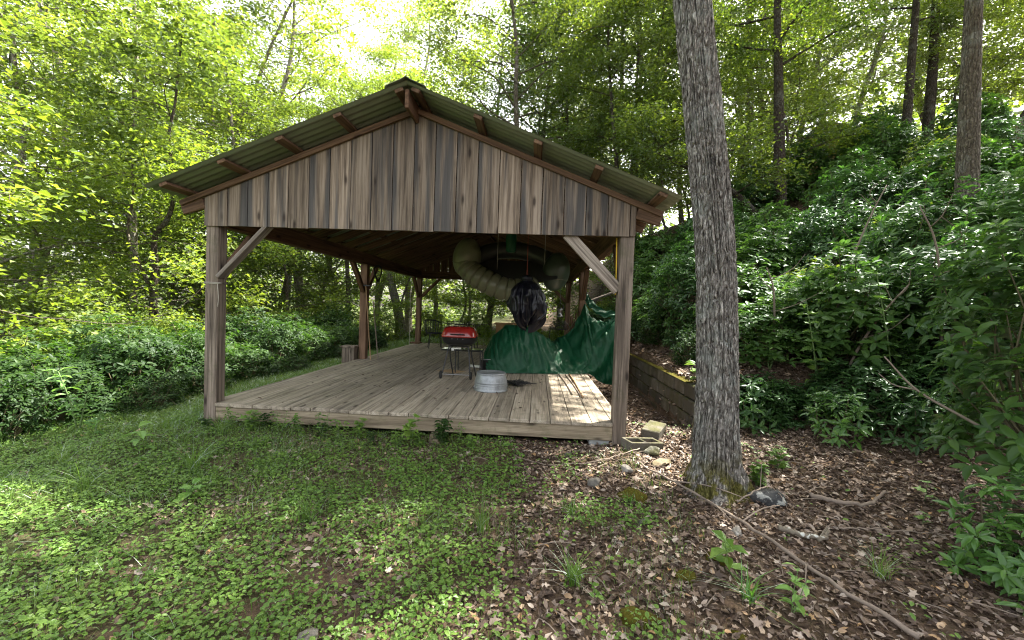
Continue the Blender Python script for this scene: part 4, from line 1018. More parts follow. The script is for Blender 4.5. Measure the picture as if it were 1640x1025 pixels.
# left wood
def scatter(spots, group, lab0, name="broadleaf_tree"):
    for (v, x, y, s), w in zip(spots, ordinals(spots, 1, 2)):
        lab = w+" of the "+lab0
        tree(v, x, y, s*rnd.uniform(.92, 1.08), rnd.uniform(0, 6.28), lab, name, group, (rnd.uniform(-.05, .05), rnd.uniform(-.05, .05)), rnd.uniform(.92, 1.1))
scatter([(V_B, -8.2, 8.5, .85), (V_C, -7.0, 4.6, .9), (V_C, -9.0, 2.8, 1.05), (V_B, -12.0, 5.5, .95), (V_C, -6.6, 10.0, 1.0), (V_F, -11.8, 11.5, .85), (V_C, -11.0, 1.2, 1.1),
         (V_F, -15.5, 9.0, 1.0), (V_B, -14.5, 14.0, 1.05), (V_B, -18.0, 5.5, 1.1), (V_F, -20.5, 12.0, 1.1), (V_A, -18.0, 17.0, 1.1), (V_B, -9.8, 16.0, .9), (V_C, -8.6, 12.5, 1.15),
         (V_F, -25.0, 17.0, 1.15), (V_A, -14.0, 22.0, 1.1), (V_F, -21.0, 24.0, 1.2), (V_B, -27.0, 10.0, 1.2), (V_C, -13.5, 8.0, 1.1), (V_C, -16.5, 3.0, 1.2)],
        GL, "sunlit broadleaf trees left of the pavilion")
scatter([(V_C, -4.2, 12.0, .8), (V_F, -7.6, 18.5, .95), (V_F, -4.9, 21.5, .92), (V_F, -6.4, 16.2, .82), (V_A, -1.3, 18.5, .98), (V_F, -8.9, 13.3, 1.1), (V_A, .9, 11.6, .92), (V_F, -6.9, 22.5, 1.15), (V_A, .9, 15.5, .95), (V_A, 4.0, 21.0, 1.05), (V_B, -10.5, 20.0, 1.2), (V_C, -1.5, 14.5, .8), (V_B, -3.2, 24.0, .72), (V_C, 1.2, 13.5, .85), (V_A, 3.0, 17.5, .82), (V_C, 3.2, 12.2, .75),
         (V_C, 6.4, 11.0, .8), (V_C, 7.6, 13.4, .85), (V_F, 8.4, 17.0, .8), (V_D, 6.2, 19.5, .95), (V_A, 5.2, 14.5, .85), (V_F, 9.0, 26.0, 1.0), (V_C, -3.0, 18.0, 1.0), (V_C, .6, 19.0, 1.1), (V_A, -8.0, 27.0, .85), (V_D, 3.6, 27.0, 1.0)],
        GB, "broadleaf trees beyond the pavilion")
scatter([(V_E, 10.2, 15.0, .85), (V_A, 12.6, 19.0, 1.0), (V_F, 18.5, 20.0, 1.0), (V_D, 14.0, 24.0, 1.05), (V_D, 24.0, 22.0, 1.1), (V_C, 11.2, 11.5, .9),
         (V_C, 24.0, 13.0, 1.3), (V_A, 17.0, 27.0, 1.1), (V_C, 11.8, 16.0, 1.0), (V_F, 15.0, 19.0, .9), (V_C, 19.6, 15.2, 1.0), (V_C, 19.5, 13.2, 1.1), (V_F, 22.5, 18.0, 1.1), (V_C, 18.2, 13.4, .9)],
        GR, "broadleaf trees on the right hillside")
# trees one can tell apart
def special(seed, x, y, ctrl, r0, cr, z0, nl, mat, bark, lab, name="broadleaf_tree", **kw):
    m = tree_meshes(name, seed, ctrl[-1][2], r0, cr, z0, nl, 6, 36, .135, mat, bark, ctrl=ctrl, **kw)
    t = thing(name, lab, "tree", (x, y, float(ground_z(x, y)))); link("trunk", m[0], t); link("crown", m[1], t)
special(101, 9.1, 10, [(0.2, 0, -.6), (.12, 0, .8), (-.02, 0, 2.8), (-.15, 0, 4.8), (-.30, 0, 7), (-.4, 0, 10), (-.3, 0, 13)], .22, 3.6, 4.5, 22, L_canopy2, M_bark_dark, "dark straight tree up the slope, first trunk right of the near oak", droop=.05)
special(102, 8.3, 2.8, [(.1, 0, -.6), (0, 0, 2), (-.06, 0, 4), (-.12, 0, 6.5), (-.2, 0, 9), (-.2, .1, 13)], .17, 4.1, 6.0, 20, L_canopy2, M_bark, "thick grey-barked tree high on the right slope near the frame's right side", rise=.2)
special(103, 14.6, 12, [(0, 0, -.6), (.05, 0, 3), (.1, 0, 6), (.05, 0, 9), (0, 0, 12)], .16, 3.0, 4.5, 18, L_canopy2, M_bark_dark, "slim dark tree left of the close pair high on the right slope")
special(104, 16.2, 13, [(0, 0, -.6), (.05, 0, 3), (.0, 0, 6), (.05, 0, 9), (0, 0, 12)], .19, 3.0, 5, 16, L_canopy, M_bark_dark, "dark tree just left of the thick grey-barked one on the right slope")
special(105, 14.6, 7.6, [(0, 0, -.6), (0, 0, 3), (.1, 0, 6), (.1, 0, 10)], .33, 3.0, 5, 14, L_canopy, M_bark_dark, "dark trunk cut off by the photo's right edge high on the slope")
special(106, 2.35, 14, [(.1, 0, -.6), (.05, 0, 3), (0, 0, 6), (.0, 0, 9), (-.1, 0, 13)], .20, 3.2, 5.5, 18, L_canopy2, M_bark_dark, "upright dark tree behind the roof's right slope")
for k, (dx, lx) in enumerate(((-.15, -.6), (.0, .05), (.15, .5))):
    special(110+k, 4.6+dx, 11+.2*k, [(0, 0, -.4), (lx*.3, 0, 2.5), (lx*.7, 0, 5), (lx*1.3, 0, 8), (lx*1.7, 0, 11)], .12, 2.2, 4.8, 12, L_canopy, M_bark_dark, ["left-leaning slim stem of the three-stemmed clump right of the roof", "middle upright slim stem of the three-stemmed clump right of the roof", "right-leaning slim stem of the three-stemmed clump right of the roof"][k])
special(120, -7.7, 4.9, [(0, 0, -.6), (.05, 0, 1.6), (.1, 0, 2.9), (.08, 0, 3.6), (.42, 0, 4.1), (.55, 0, 4.8), (.40, 0, 5.9), (.55, 0, 6.8), (.7, 0, 8.5)], .085, 1.9, 4.2, 12, L_canopy, M_bark_dark, "dark crooked tree with an S-bent stem left of the roof", name="crooked_tree")
special(126, -10.6, 8.9, [(0, 0, -.6), (-.1, 0, 2.6), (-.5, 0, 4.2), (-1.6, 0, 5.3), (-3.2, 0, 6.3), (-5.0, 0, 7.6)], .12, 2.0, 2.0, 12, L_yel, M_bark_pale, "pale-limbed tree bending away to the left in the sunlit wood", name="leaning_tree")
special(127, -8.6, 11.8, [(0, 0, -.6), (.1, 0, 3), (.5, 0, 5), (1.5, 0, 7.2), (2.0, 0, 9.5)], .13, 2.0, 4.0, 12, L_canopy, M_bark_pale, "pale forked tree rising just above the roof's left slope", name="leaning_tree")
special(121, -9.9, 6.6, [(0, 0, -.6), (.1, 0, 3), (0, 0, 6), (.1, 0, 9), (0, 0, 11)], .12, 2.4, 5.5, 16, L_canopy, M_bark_pale, "straight pale-barked tree in the left wood")
special(122, -13.2, 13.5, [(0, 0, -.6), (-.5, 0, 4), (0, 0, 7.5), (1.3, 0, 10.5), (2.6, 0, 14), (4.0, 0, 17)], .17, 2.4, 7.0, 14, L_canopy, M_bark_pale, "pale tree leaning right towards the sky gap above the roof's left slope")
special(123, -4.5, 13, [(.25, 0, -.3), (.1, 0, .9), (-.3, 0, 2.4), (-.7, 0, 4), (-.9, 0, 7), (-1, 0, 10)], .23, 3.0, 4, 18, L_canopy, M_bark_pale, "pale thick leaning trunk seen under the roof between the left posts")
special(124, -6.2, 12, [(.0, 0, -.3), (.05, 0, 2), (-.05, 0, 4), (0, 0, 8)], .14, 2.4, 3.4, 14, L_canopy, M_bark, "slim upright trunk seen left of the middle left post")
special(125, 8.2, 9.2, [(.4, 0, -.3), (-.1, 0, .5), (-.9, .1, 1.3), (-1.9, .2, 1.9), (-3.0, .3, 2.4), (-4.0, .3, 3.2)], .15, 2.0, 1.0, 12, L_canopy, M_bark_dark, "dark tree leaning left over the slope behind the near oak", name="leaning_tree", rise=.3)
# unseen trees outside the frame, added so their crowns shade the foreground
for k, (x, y, s) in enumerate(((8.4, -1.0, .8), (12.0, 1.8, .9), (7.0, -2.6, .8), (10.5, .2, .9), (3.2, -6.5, .85), (-1.5, -8.5, .9), (11.5, -4.5, .9))):
    tree(V_E, x, y, s, k*1.3, ["tall high-crowned tree among the laurels behind the near oak", "high-crowned tree on the slope right of the laurels", "high-crowned tree at the right edge beyond the near laurel", "high-crowned tree on the right slope outside the frame", "high-crowned tree behind the camera", "high-crowned tree behind the camera on the left", "high-crowned tree on the right slope far outside the frame"][k], "tall_tree")

# ---------------------------------------------------------------- shrubs
def stems_for(mb, rng, tips, h):
    n = len(tips)
    for k in range(0, n, 9):
        t = tips[k]; b = np.array([t[0]*.12, t[1]*.12, -.1]); m = (t+b)/2+rng.normal(0, .08, 3)
        tube(mb, curve_pts([b, m, t], 6), np.linspace(.012, .004, 6), 5, False)
def laurel_meshes(name, seed, rx, h, nw, lpw, leaf, mat, newmat_frac=0, wd=.34, shell=.55):
    rng = np.random.default_rng(seed)
    # whorl tips over an irregular mound
    a = rng.uniform(0, 2*PI, nw); e = np.arcsin(rng.uniform(-.05, 1, nw)); rr = rng.uniform(shell, 1, nw)**.7
    bump = 1+.28*vnoise(np.cos(a)*1.8+seed, np.sin(a)*1.8, np.sin(e)*2, seed)
    T = np.stack([np.cos(a)*np.cos(e)*rx*rr*bump, np.sin(a)*np.cos(e)*rx*rr*bump, np.sin(e)*h*rr*bump+.05], 1)
    A = norm(T*np.array([.7, .7, .6])/np.array([rx, rx, h])+np.array([0, 0, .55])+rng.normal(0, .25, (nw, 3)))
    sb = MB(); stems_for(sb, rng, T, h)
    ref = norm(rng.normal(0, 1, (nw, 3))); U = norm(np.cross(A, ref)); W_ = np.cross(A, U)
    ang = (np.arange(lpw)/lpw*2*PI)[None]*1.0+rng.uniform(0, 6, (nw, 1))+rng.normal(0, .25, (nw, lpw))
    tilt = rng.uniform(-.15, .75, (nw, lpw))[..., None]
    Rad = np.cos(ang)[..., None]*U[:, None]+np.sin(ang)[..., None]*W_[:, None]
    D = norm(Rad+A[:, None]*tilt); N = norm(A[:, None]-Rad*tilt*.8+rng.normal(0, .15, (nw, lpw, 3)))
    P = T[:, None]+A[:, None]*rng.uniform(-.06, .02, (nw, lpw, 1))+Rad*.008
    L = leaf*rng.uniform(.65, 1.2, nw*lpw); lb = MB(); put_leaves(lb, P.reshape(-1, 3), D.reshape(-1, 3), N.reshape(-1, 3), L, L*wd, 'l8', .14, .07)
    return sb.mesh(name+"_stems", True, M_stem), lb.mesh(name+"_leaves", True, mat)
S_A = laurel_meshes("laurel_big", 21, 1.05, 1.7, 620, 8, .135, L_laurel)
L_laurel2 = leaf_mat('lighter_laurel_leaves', (.030, .070, .018), (.052, .105, .024), (.095, .165, .034), (2.2, 2.6, 1.0), .34, .05, .35, (.16, .2, .04))
S_A2 = laurel_meshes('laurel_light', 28, 1.0, 1.5, 470, 7, .15, L_laurel2, wd=.42)
S_B = laurel_meshes("laurel_mid", 22, .8, 1.2, 430, 8, .13, L_laurel)
S_C = laurel_meshes("laurel_low", 23, .55, .6, 200, 7, .13, L_laurel)
S_N = laurel_meshes("laurel_fresh", 24, .34, .55, 60, 8, .105, L_laurel_new)
S_H = laurel_meshes("hedge_shrub", 25, .85, 1.25, 620, 7, .095, L_hedge, wd=.42)
S_H2 = laurel_meshes("hedge_low", 26, .65, .85, 480, 6, .07, L_hedge, wd=.45)
S_Y = laurel_meshes("bright_shrub", 27, .95, 1.3, 700, 6, .085, L_yel, wd=.5)
def shrub(var, x, y, s, lab, group=None, name="laurel_shrub", sz=1.0, rz=None, dz=0.0):
    t = thing(name, lab, "shrub", (x, y, float(ground_z(x, y))+dz), rnd.uniform(0, 6.28) if rz is None else rz, group); t.scale = (s, s, s*sz)
    link("stems", var[0], t); link("foliage", var[1], t); return t
GH = "dark hedge-like shrubs left of the pavilion"
hedge = ((S_H, -4.55, .35, .85, 1.06), (S_H, -5.3, -.35, .9, 0.95), (S_H2, -4.35, -.35, .75, 1.12), (S_H, -4.75, 1.3, .95, 1.19), (S_H2, -3.95, .85, .72, 1.00), (S_H, -5.6, .6, 1.05, 1.12), (S_H, -4.45, 2.3, .85, 1.19),
                     (S_H2, -3.85, 1.9, .7, .8), (S_H, -5.4, 1.9, 1.1, 1.05), (S_H, -4.4, 3.3, .8, .95), (S_H, -4.3, 4.4, .85, .95), (S_H, -4.2, 5.5, .85, .9), (S_H, -4.1, 6.6, .85, .9), (S_H, -3.9, 7.8, .85, .85), (S_H2, -3.7, 8.8, .9, .9),
                     (S_H, -5.4, 3.4, 1.1, 1.1), (S_H, -5.4, 4.9, 1.1, 1.1), (S_H, -5.3, 6.5, 1.1, 1.1), (S_H, -6.4, -.6, 1.1, 1.0), (S_H, -5.0, 8.2, 1.1, 1.1), (S_H2, -3.6, 3.9, .6, .7), (S_H2, -3.5, 5.8, .6, .7))
for (v, x, y, s, z), w in zip(hedge, ordinals(hedge, 1, 2)):
    z *= rnd.uniform(.8, 1.12); x += rnd.uniform(-.15, .15)
    z *= rnd.uniform(.78, 1.15); x += rnd.uniform(-.15, .15)
    shrub(v, x, y, s, w+" of the dark hedge shrubs left of the pavilion", GH, "hedge_shrub", z)
belt = ((-6.6, 1.0, 1.1), (-6.8, 2.6, 1.2), (-6.6, 4.2, 1.15), (-6.5, 6.0, 1.2), (-7.8, .2, 1.2), (-8.0, 2.0, 1.25), (-6.4, 8.0, 1.2), (-5.6, 9.8, 1.1), (-4.2, 10.2, .95), (-2.6, 11.3, .8), (-1.0, 12.0, .8), (1.0, 11.6, .75), (2.6, 10.4, .9), (-7.9, 4.6, 1.2), (9.8, 11.6, 1.1), (11.4, 12.6, 1.2), (13.0, 11.4, 1.2), (12.4, 9.8, 1.1), (14.6, 9.6, 1.1), (7.2, 9.6, 1.0), (10.8, 14.4, 1.2), (14.8, 13.6, 1.2))
for (x, y, s), w in zip(belt, ordinals(belt, 0, 1)):
    shrub(S_Y if x < 5 else S_A2, x, y, s, w+" of the leafy shrubs behind hedge, pavilion and laurels", "bright shrubs behind hedge, pavilion and laurels", "leafy_shrub", 1.1)
GLR = "dark glossy laurels on the slope right of the oak"
thick = ((S_A, 4.7, 1.7, .85, .95), (S_A, 5.6, 1.5, 1.0, 1.0), (S_A, 6.7, 1.0, 1.05, 1.05), (S_A, 7.6, .3, 1.1, 1.1), (S_A, 5.0, 2.9, .95, 1.0), (S_A, 6.2, 2.8, 1.05, 1.1), (S_A, 7.4, 2.4, 1.1, 1.1), (S_A, 8.6, 1.8, 1.15, 1.1),
                     (S_B, 4.5, 1.0, .75, .8), (S_B, 5.3, .7, .75, .8), (S_B, 6.1, .3, .8, .85), (S_B, 6.9, -.2, .85, .9), (S_A, 4.6, 4.3, .9, 1.0), (S_A, 5.8, 4.3, 1.0, 1.0), (S_A, 7.1, 4.0, 1.1, 1.1), (S_A, 8.5, 3.6, 1.15, 1.1), (S_A, 9.9, 3.0, 1.2, 1.1),
                     (S_A, 4.3, 5.8, .85, .9), (S_A, 5.6, 6.0, 1.0, 1.0), (S_A, 7.0, 5.8, 1.05, 1.0), (S_A, 8.6, 5.4, 1.1, 1.1), (S_A, 10.2, 5.0, 1.2, 1.1), (S_A, 4.6, 7.6, .95, 1.0), (S_A, 6.2, 7.8, 1.0, 1.0), (S_A, 7.8, 7.6, 1.05, 1.0), (S_A, 9.6, 7.2, 1.1, 1.0), (S_A, 11.4, 6.6, 1.2, 1.0),
                     (S_A, 3.6, 9.2, .85, .9), (S_A, 5.2, 9.8, 1.0, 1.0), (S_A, 12.4, 4.6, 1.2, 1.1), (S_A, 8.8, 0.0, 1.15, 1.1), (S_A, 10.2, 1.2, 1.2, 1.1), (S_B, 8.2, -1.2, 1.0, 1.0), (S_A, 11.6, 2.6, 1.2, 1.1), (S_A, 11.0, 9.2, 1.1, .9), (S_A, 8.6, 10.8, 1.1, .9), (S_A, 13.2, 7.8, 1.1, .9))
for (v, x, y, s, z), w in zip(thick, ordinals(thick, 1, 2)):
    q = rnd.random(); s *= rnd.uniform(.86, 1.12); z *= rnd.uniform(.8, 1.12)
    if v is S_A and q < .36: v = S_A2
    elif v is S_A and q < .50: v = S_Y
    elif v is S_A and q < .60: v = S_H
    shrub(v, x, y, s, w+" of the laurels massed on the right slope", GLR, "laurel_shrub", z*.92)
shrub(S_N, 4.75, .25, 1.0, "fresh light-green laurel standing in front of the dark thicket right of the oak", None, "laurel_shrub")
shrub(S_C, 4.15, .95, .9, "low dark laurel just right of the oak trunk", None, "laurel_shrub")
shrub(S_C, 5.35, .0, .8, "low laurel at the thicket's front edge, right of the fresh one", None, "laurel_shrub")
for k, (x, y, s) in enumerate(((3.95, 2.4, .6), (4.15, 3.4, .7), (3.9, 4.5, .6), (3.85, 5.5, .8))): shrub(S_C if k % 2 else S_H2, x, y, s, ['low shrub on the bank above the near end of the retaining wall', 'second low shrub above the retaining wall', 'low shrub above the middle of the retaining wall', 'low shrub above the far end of the retaining wall'][k], None, 'low_shrub')
# near laurel at the right edge, bigger in the picture
S_NEAR = laurel_meshes("near_laurel", 31, .72, 2.3, 440, 8, .135, L_laurel2, shell=.4, wd=.40)
shrub(S_NEAR, 5.02, -1.5, .95, "nearest large-leaved laurel overhanging the frame's right edge", None, "laurel_shrub", 1.0, dz=.55)
S_NEAR2 = laurel_meshes("near_laurel_low", 32, .42, .75, 130, 8, .105, L_laurel_new, shell=.35, wd=.36)
shrub(S_NEAR2, 4.40, -1.98, .9, "bright young laurel at the lower right edge", None, "laurel_shrub")
# bare grey branch coming out of the near laurel
mb = MB(); tube(mb, curve_pts([(4.75, -1.6, .35), (4.45, -1.45, .55), (4.2, -1.35, .72), (4.0, -1.3, .95)], 18), np.linspace(.014, .005, 18), 6); tube(mb, curve_pts([(4.2, -1.35, .72), (4.08, -1.3, .74), (3.98, -1.28, .82)], 8), np.linspace(.006, .003, 8), 5)
tag(mb.build("bare_branch", M_twig, None, smooth=True), "bare grey forked branch sticking out of the near laurel", "branch")

for k, (x, y, h, dx) in enumerate(((5.2, 1.0, 1.5, .5), (6.3, .8, 2.0, -.6), (4.7, 1.5, 1.3, -.3), (7.2, 1.4, 2.1, .5), (5.9, 2.2, 2.2, .4))):
    z = float(ground_z(x, y)); rr_ = random.Random(k); mb = MB()
    P = curve_pts([(x, y, z-.1), (x+dx*.3, y-.15, z+h*.45), (x+dx*.7, y-.3, z+h*.8), (x+dx*1.1, y-.35, z+h)], 20); tube(mb, P, np.linspace(.020, .006, 20), 6)
    for i in (8, 12, 15):
        q = P[i]; tube(mb, curve_pts([q, q+np.array([rr_.uniform(-.25, .25), -.15, .12]), q+np.array([rr_.uniform(-.5, .5), -.3, .3])], 8), np.linspace(.007, .003, 8), 5)
    tag(mb.build("bare_branch", M_twig, None, smooth=True), ["bare stem arching right out of the laurels behind the fresh green one", "dead stem leaning left in the middle of the laurel thicket", "short dead stem in the laurels beside the oak trunk", "tall dead stem leaning right near the thicket's right end", "tall bare stem deep in the middle of the laurel thicket"][k], "branch")
# ---------------------------------------------------------------- small plants
def seedling(x, y, h, n, leaf, mat, lab, name="seedling", shape='o6', seed=0, stems=1, wd=.55, cat="plant", group=None):
    rng = np.random.default_rng(seed+500); t = thing(name, lab, cat, (x, y, float(ground_z(x, y))), 0, group)
    sb = MB(); lb = MB(); Ps = []; Ds = []; Ns = []
    for s in range(stems):
        a = rng.uniform(0, 2*PI); top = np.array([math.cos(a)*.25*h, math.sin(a)*.25*h, h*rng.uniform(.75, 1.05)])*(1 if stems > 1 else .9)
        P = curve_pts([(0, 0, -.02), top*.5+rng.normal(0, .02, 3)*h, top], 12); tube(sb, P, np.linspace(.006, .0025, 12)*max(.6, min(2, h/.4)), 5)
        for k in range(n):
            i = min(11, int(2+9.9*(k+.5)/n)); b = k*2.4+rng.normal(0, .3); d = np.array([math.cos(b), math.sin(b), rng.uniform(-.1, .4)])
            Ps.append(P[i]); Ds.append(d); Ns.append(np.array([rng.normal(0, .2), rng.normal(0, .2), 1]))
    L = leaf*rng.uniform(.7, 1.15, len(Ps)); put_leaves(lb, np.array(Ps), np.array(Ds), np.array(Ns), L, L*wd, shape, .2, .08)
    sb.build("stem", M_greenstem, t, smooth=True); lb.build("leaves", mat, t); return t
seedling(-3.75, -.15, .72, 26, .17, L_pale, "tall pale-leaved weed standing before the dark hedge at left", "weed", 'l8', 1, 2, .26)
seedling(-3.35, -.35, .4, 12, .13, L_laurel_new, "shorter leafy weed right of the tall pale one by the hedge", "weed", 'l8', 2, 2, .3)
seedling(-2.37, -.80, .30, 7, .17, L_pale, "broad-leaved bright plant in the grass left of the deck corner", "weed", 'l8', 3, 1, .45)
seedling(-1.25, -1.55, .16, 7, .12, L_pale, "small bright broad-leaved plant in the grass below the deck's left end", "weed", 'o6', 4, 1, .6)
seedling(.10, -.22, .34, 12, .10, L_cover, "maple sprout with one bright leaf at the deck's front edge", "sprout", 'maple', 5, 2, .9)
seedling(.42, -.22, .30, 22, .09, L_hedge, "dark leafy sprout against the middle of the deck rim", "sprout", 'o6', 6, 3, .5)
seedling(-.85, -.22, .30, 14, .06, L_cover, "thin sprout against the deck rim left of the middle", "sprout", 'o6', 7, 2, .5)
seedling(1.20, -.40, .18, 6, .12, L_laurel_new, "low bright sprout before the deck rim's right half", "sprout", 'l8', 8, 1, .4)
seedling(3.62, 1.15, .42, 10, .16, L_cover, "leafy green seedling in front of the retaining wall", "seedling", 'o6', 9, 2, .55)
seedling(2.62, -2.02, .26, 8, .13, L_cover, "broad-leaved seedling left of the fallen branch", "seedling", 'o6', 10, 1, .6)
seedling(2.80, -2.34, .24, 10, .09, L_pale, "pale narrow-leaved seedling at the bottom centre-right", "seedling", 'l8', 11, 2, .4)
seedling(3.35, -.85, .20, 14, .09, L_cover, "maple seedlings at the right foot of the oak", "seedling", 'maple', 12, 3, .95)
seedling(3.75, -.45, .22, 10, .10, L_cover, "maple seedling in the litter right of the oak", "seedling", 'maple', 13, 2, .95)
seedling(4.62, -1.0, .20, 4, .10, L_pale, "pair of bright maple leaves in the litter at far right", "seedling", 'maple', 14, 1, .95)
seedling(4.35, -1.3, .15, 4, .08, L_pale, "yellow-green maple sprout nearer than the pair at far right", "seedling", 'maple', 15, 1, .95)
seedling(2.95, -.52, .16, 5, .09, L_pale, "yellow-green sprout at the left foot of the oak", "seedling", 'o6', 16, 1, .6)
seedling(4.05, -2.25, .3, 9, .12, L_laurel_new, "small laurel sprout at the lower right corner", "seedling", 'l8', 17, 2, .36)
for k in range(15):
    rr_ = random.Random(k+300); x = (-2.15+k*.21+rr_.uniform(-.06, .06)); y = -.16+rr_.uniform(-.12, .05)
    seedling(x, y, rr_.uniform(.14, .30), rr_.randint(8, 16), rr_.uniform(.05, .09), (L_hedge, L_cover, L_cover)[k % 3], ("leftmost", "second from the left", "third from the left", "fourth from the left", "fifth from the left", "sixth from the left", "seventh from the left", "eighth from the left", "ninth from the left", "tenth from the left", "eleventh from the left", "twelfth from the left", "thirteenth from the left", "fourteenth from the left", "rightmost")[k]+" of the small weeds along the deck rim", "weed", ('o6', 'l8', 'maple')[k % 3], 60+k, 3, (.5, .3, .9)[k % 3], group="weeds along the deck rim")
for k, (x, y, h) in enumerate(((5.0, .95, 1.5), (5.75, .75, 1.9), (4.55, 1.3, 1.2), (6.6, .35, 2.0))):
    seedling(x, y, h, 26, .15, L_pale if k % 2 else L_cover, ["light-green sapling rising out of the laurels right of the oak", "tall yellow-green sapling in the middle of the laurel thicket", "light-green sapling among laurels just right of the oak trunk", "yellow-green sapling in the laurels near the right edge"][k], "sapling", 'maple' if k == 1 else 'o6', 80+k, 3, .6 if k != 1 else .95)
def tuft(x, y, n, h, w, lab, seed, mat=None, lean=.6, name="grass_tuft"):
    rng = np.random.default_rng(seed+900); P = np.zeros((n, 3)); P[:, :2] = rng.normal(0, .022, (n, 2))
    mb = MB(); blades(mb, P, rng, rng.uniform(.6, 1.1, n)*h, w, lean, 5)
    tag(mb.build(name, mat or L_grass, None, loc=(x, y, float(ground_z(x, y)))), lab, "grass tuft")
tuft(-2.06, -1.60, 44, .36, .004, "tall arching grass tuft in the lawn at left", 1, lean=.7)
tuft(-2.75, -1.15, 44, .34, .004, "tall arching grass tuft nearer the left frame edge", 2, lean=.8)
tuft(-1.55, -1.15, 50, .36, .006, "arching grass tuft right of the two tall ones", 3, lean=.6)
tuft(-1.9, -.35, 60, .30, .005, "fine wiry grass tuft before the left front post", 4, lean=.9)
tuft(1.66, -2.20, 46, .20, .011, "bright green sedge rosette in the litter at the bottom", 5, L_cover, 1.0)
tuft(2.62, -2.25, 40, .20, .010, "sedge rosette right of the large moss mound", 6, L_laurel_new, 1.0)
tuft(1.72, -1.45, 30, .14, .009, "small sedge tuft left of the grey stone", 7, L_cover, .9)
tuft(2.18, -1.28, 26, .13, .008, "small sedge tuft beside the moss pad", 8, L_laurel_new, .9)
tuft(3.55, -1.95, 50, .25, .004, "wispy grass tuft right of the fallen branch", 9, lean=.7)
tuft(-.2, -1.75, 46, .28, .005, "wispy upright grass tuft in the middle of the green cover", 10, lean=.4)
tuft(1.05, -1.75, 60, .34, .005, "tall thin grass tuft where green cover meets leaf litter", 11, lean=.4)

# ---------------------------------------------------------------- ground cover (stuff)
def region(rng, n, x0, x1, y0, y1): return np.stack([rng.uniform(x0, x1, n), rng.uniform(y0, y1, n)], 1)
def in_deck(p): return (np.abs(p[:, 0]) < 2.33) & (p[:, 1] > .02) & (p[:, 1] < LB+.1)
def gz(p, h=0): return np.concatenate([p, (ground_z(p[:, 0], p[:, 1])+h)[:, None]], 1)
rng = np.random.default_rng(2024)
def green_w(p):
    x, y = p[:, 0], p[:, 1]; edge = .95+.36*np.clip(-y, 0, 3); n = fbm(x*1.4, y*1.4, 0, 4, 31)
    w = sstep(.55, -.45, x-edge+n*1.5); return w*(.55+.45*sstep(-.35, .1, fbm(x*2.3, y*2.3, 0, 3, 55)))
# low broad leaves
p = region(rng, 135000, -5.5, 3.2, -3.7, .6); keep = rng.random(len(p)) < green_w(p)*np.clip(.55+.35*(-p[:, 1]), .5, 1)*np.where(fbm(p[:, 0]*3.5, p[:, 1]*3.5, 0, 2, 71) > -.18, 1, .25); p = p[keep & ~in_deck(p)]
D, N = rdir(rng, len(p), 1, .35); P = gz(p, rng.uniform(.015, .07, len(p))); L = rng.uniform(.012, .038, len(p))
mb = MB(); put_leaves(mb, P, D, N, L, L*.72, 'o6', .12, .06)
p = region(rng, 9000, .8, 6.5, -3.6, 2.0); w = sstep(.12, .35, fbm(p[:, 0]*1.7, p[:, 1]*1.7, 0, 3, 91)); p = p[(rng.random(len(p)) < w*.8+.03) & ~in_deck(p)]
D, N = rdir(rng, len(p), 1, .35); P = gz(p, rng.uniform(.02, .07, len(p))); L = rng.uniform(.02, .045, len(p)); put_leaves(mb, P, D, N, L, L*.7, 'o6', .12, .06)
tag(mb.build("ground_cover", L_cover, None), "low broad-leaved green plants covering the ground in the foreground", "ground cover", kind="stuff")
# grass
p = region(rng, 150000, -6.5, 2.6, -3.6, 3.5); xx, yy = p[:, 0], p[:, 1]
w = sstep(1.5, -.2, xx+fbm(xx*1.6, yy*1.6, 0, 3, 5)*1.2)*(.35+.65*sstep(-.15, .25, fbm(xx*1.1, yy*1.1, 0, 3, 6)))*np.where(yy > -1.8, 1, .42); p = p[(rng.random(len(p)) < w) & ~in_deck(p)]
mb = MB(); blades(mb, gz(p, -.005), rng, rng.uniform(.05, .16, len(p)), rng.uniform(.0025, .005, len(p)), .7, 3)
p = region(rng, 22000, -4.0, -2.4, -.2, 10); p = p[rng.random(len(p)) < .9]; blades(mb, gz(p, -.005), rng, rng.uniform(.05, .14, len(p)), rng.uniform(.005, .009, len(p)), .6, 2)
p = region(rng, 20000, -4.5, 4.5, 8.8, 16); blades(mb, gz(p, -.005), rng, rng.uniform(.06, .16, len(p)), rng.uniform(.01, .018, len(p)), .6, 2)
p = region(rng, 5000, .6, 2.6, -3.4, .0); w = sstep(.05, .3, fbm(p[:, 0]*1.9, p[:, 1]*1.9, 0, 3, 44)); p = p[rng.random(len(p)) < w]; blades(mb, gz(p, -.005), rng, rng.uniform(.04, .12, len(p)), .004, .6, 3)
tag(mb.build("grass", L_grass, None), "short fine grass growing through the ground cover", "grass", kind="stuff")
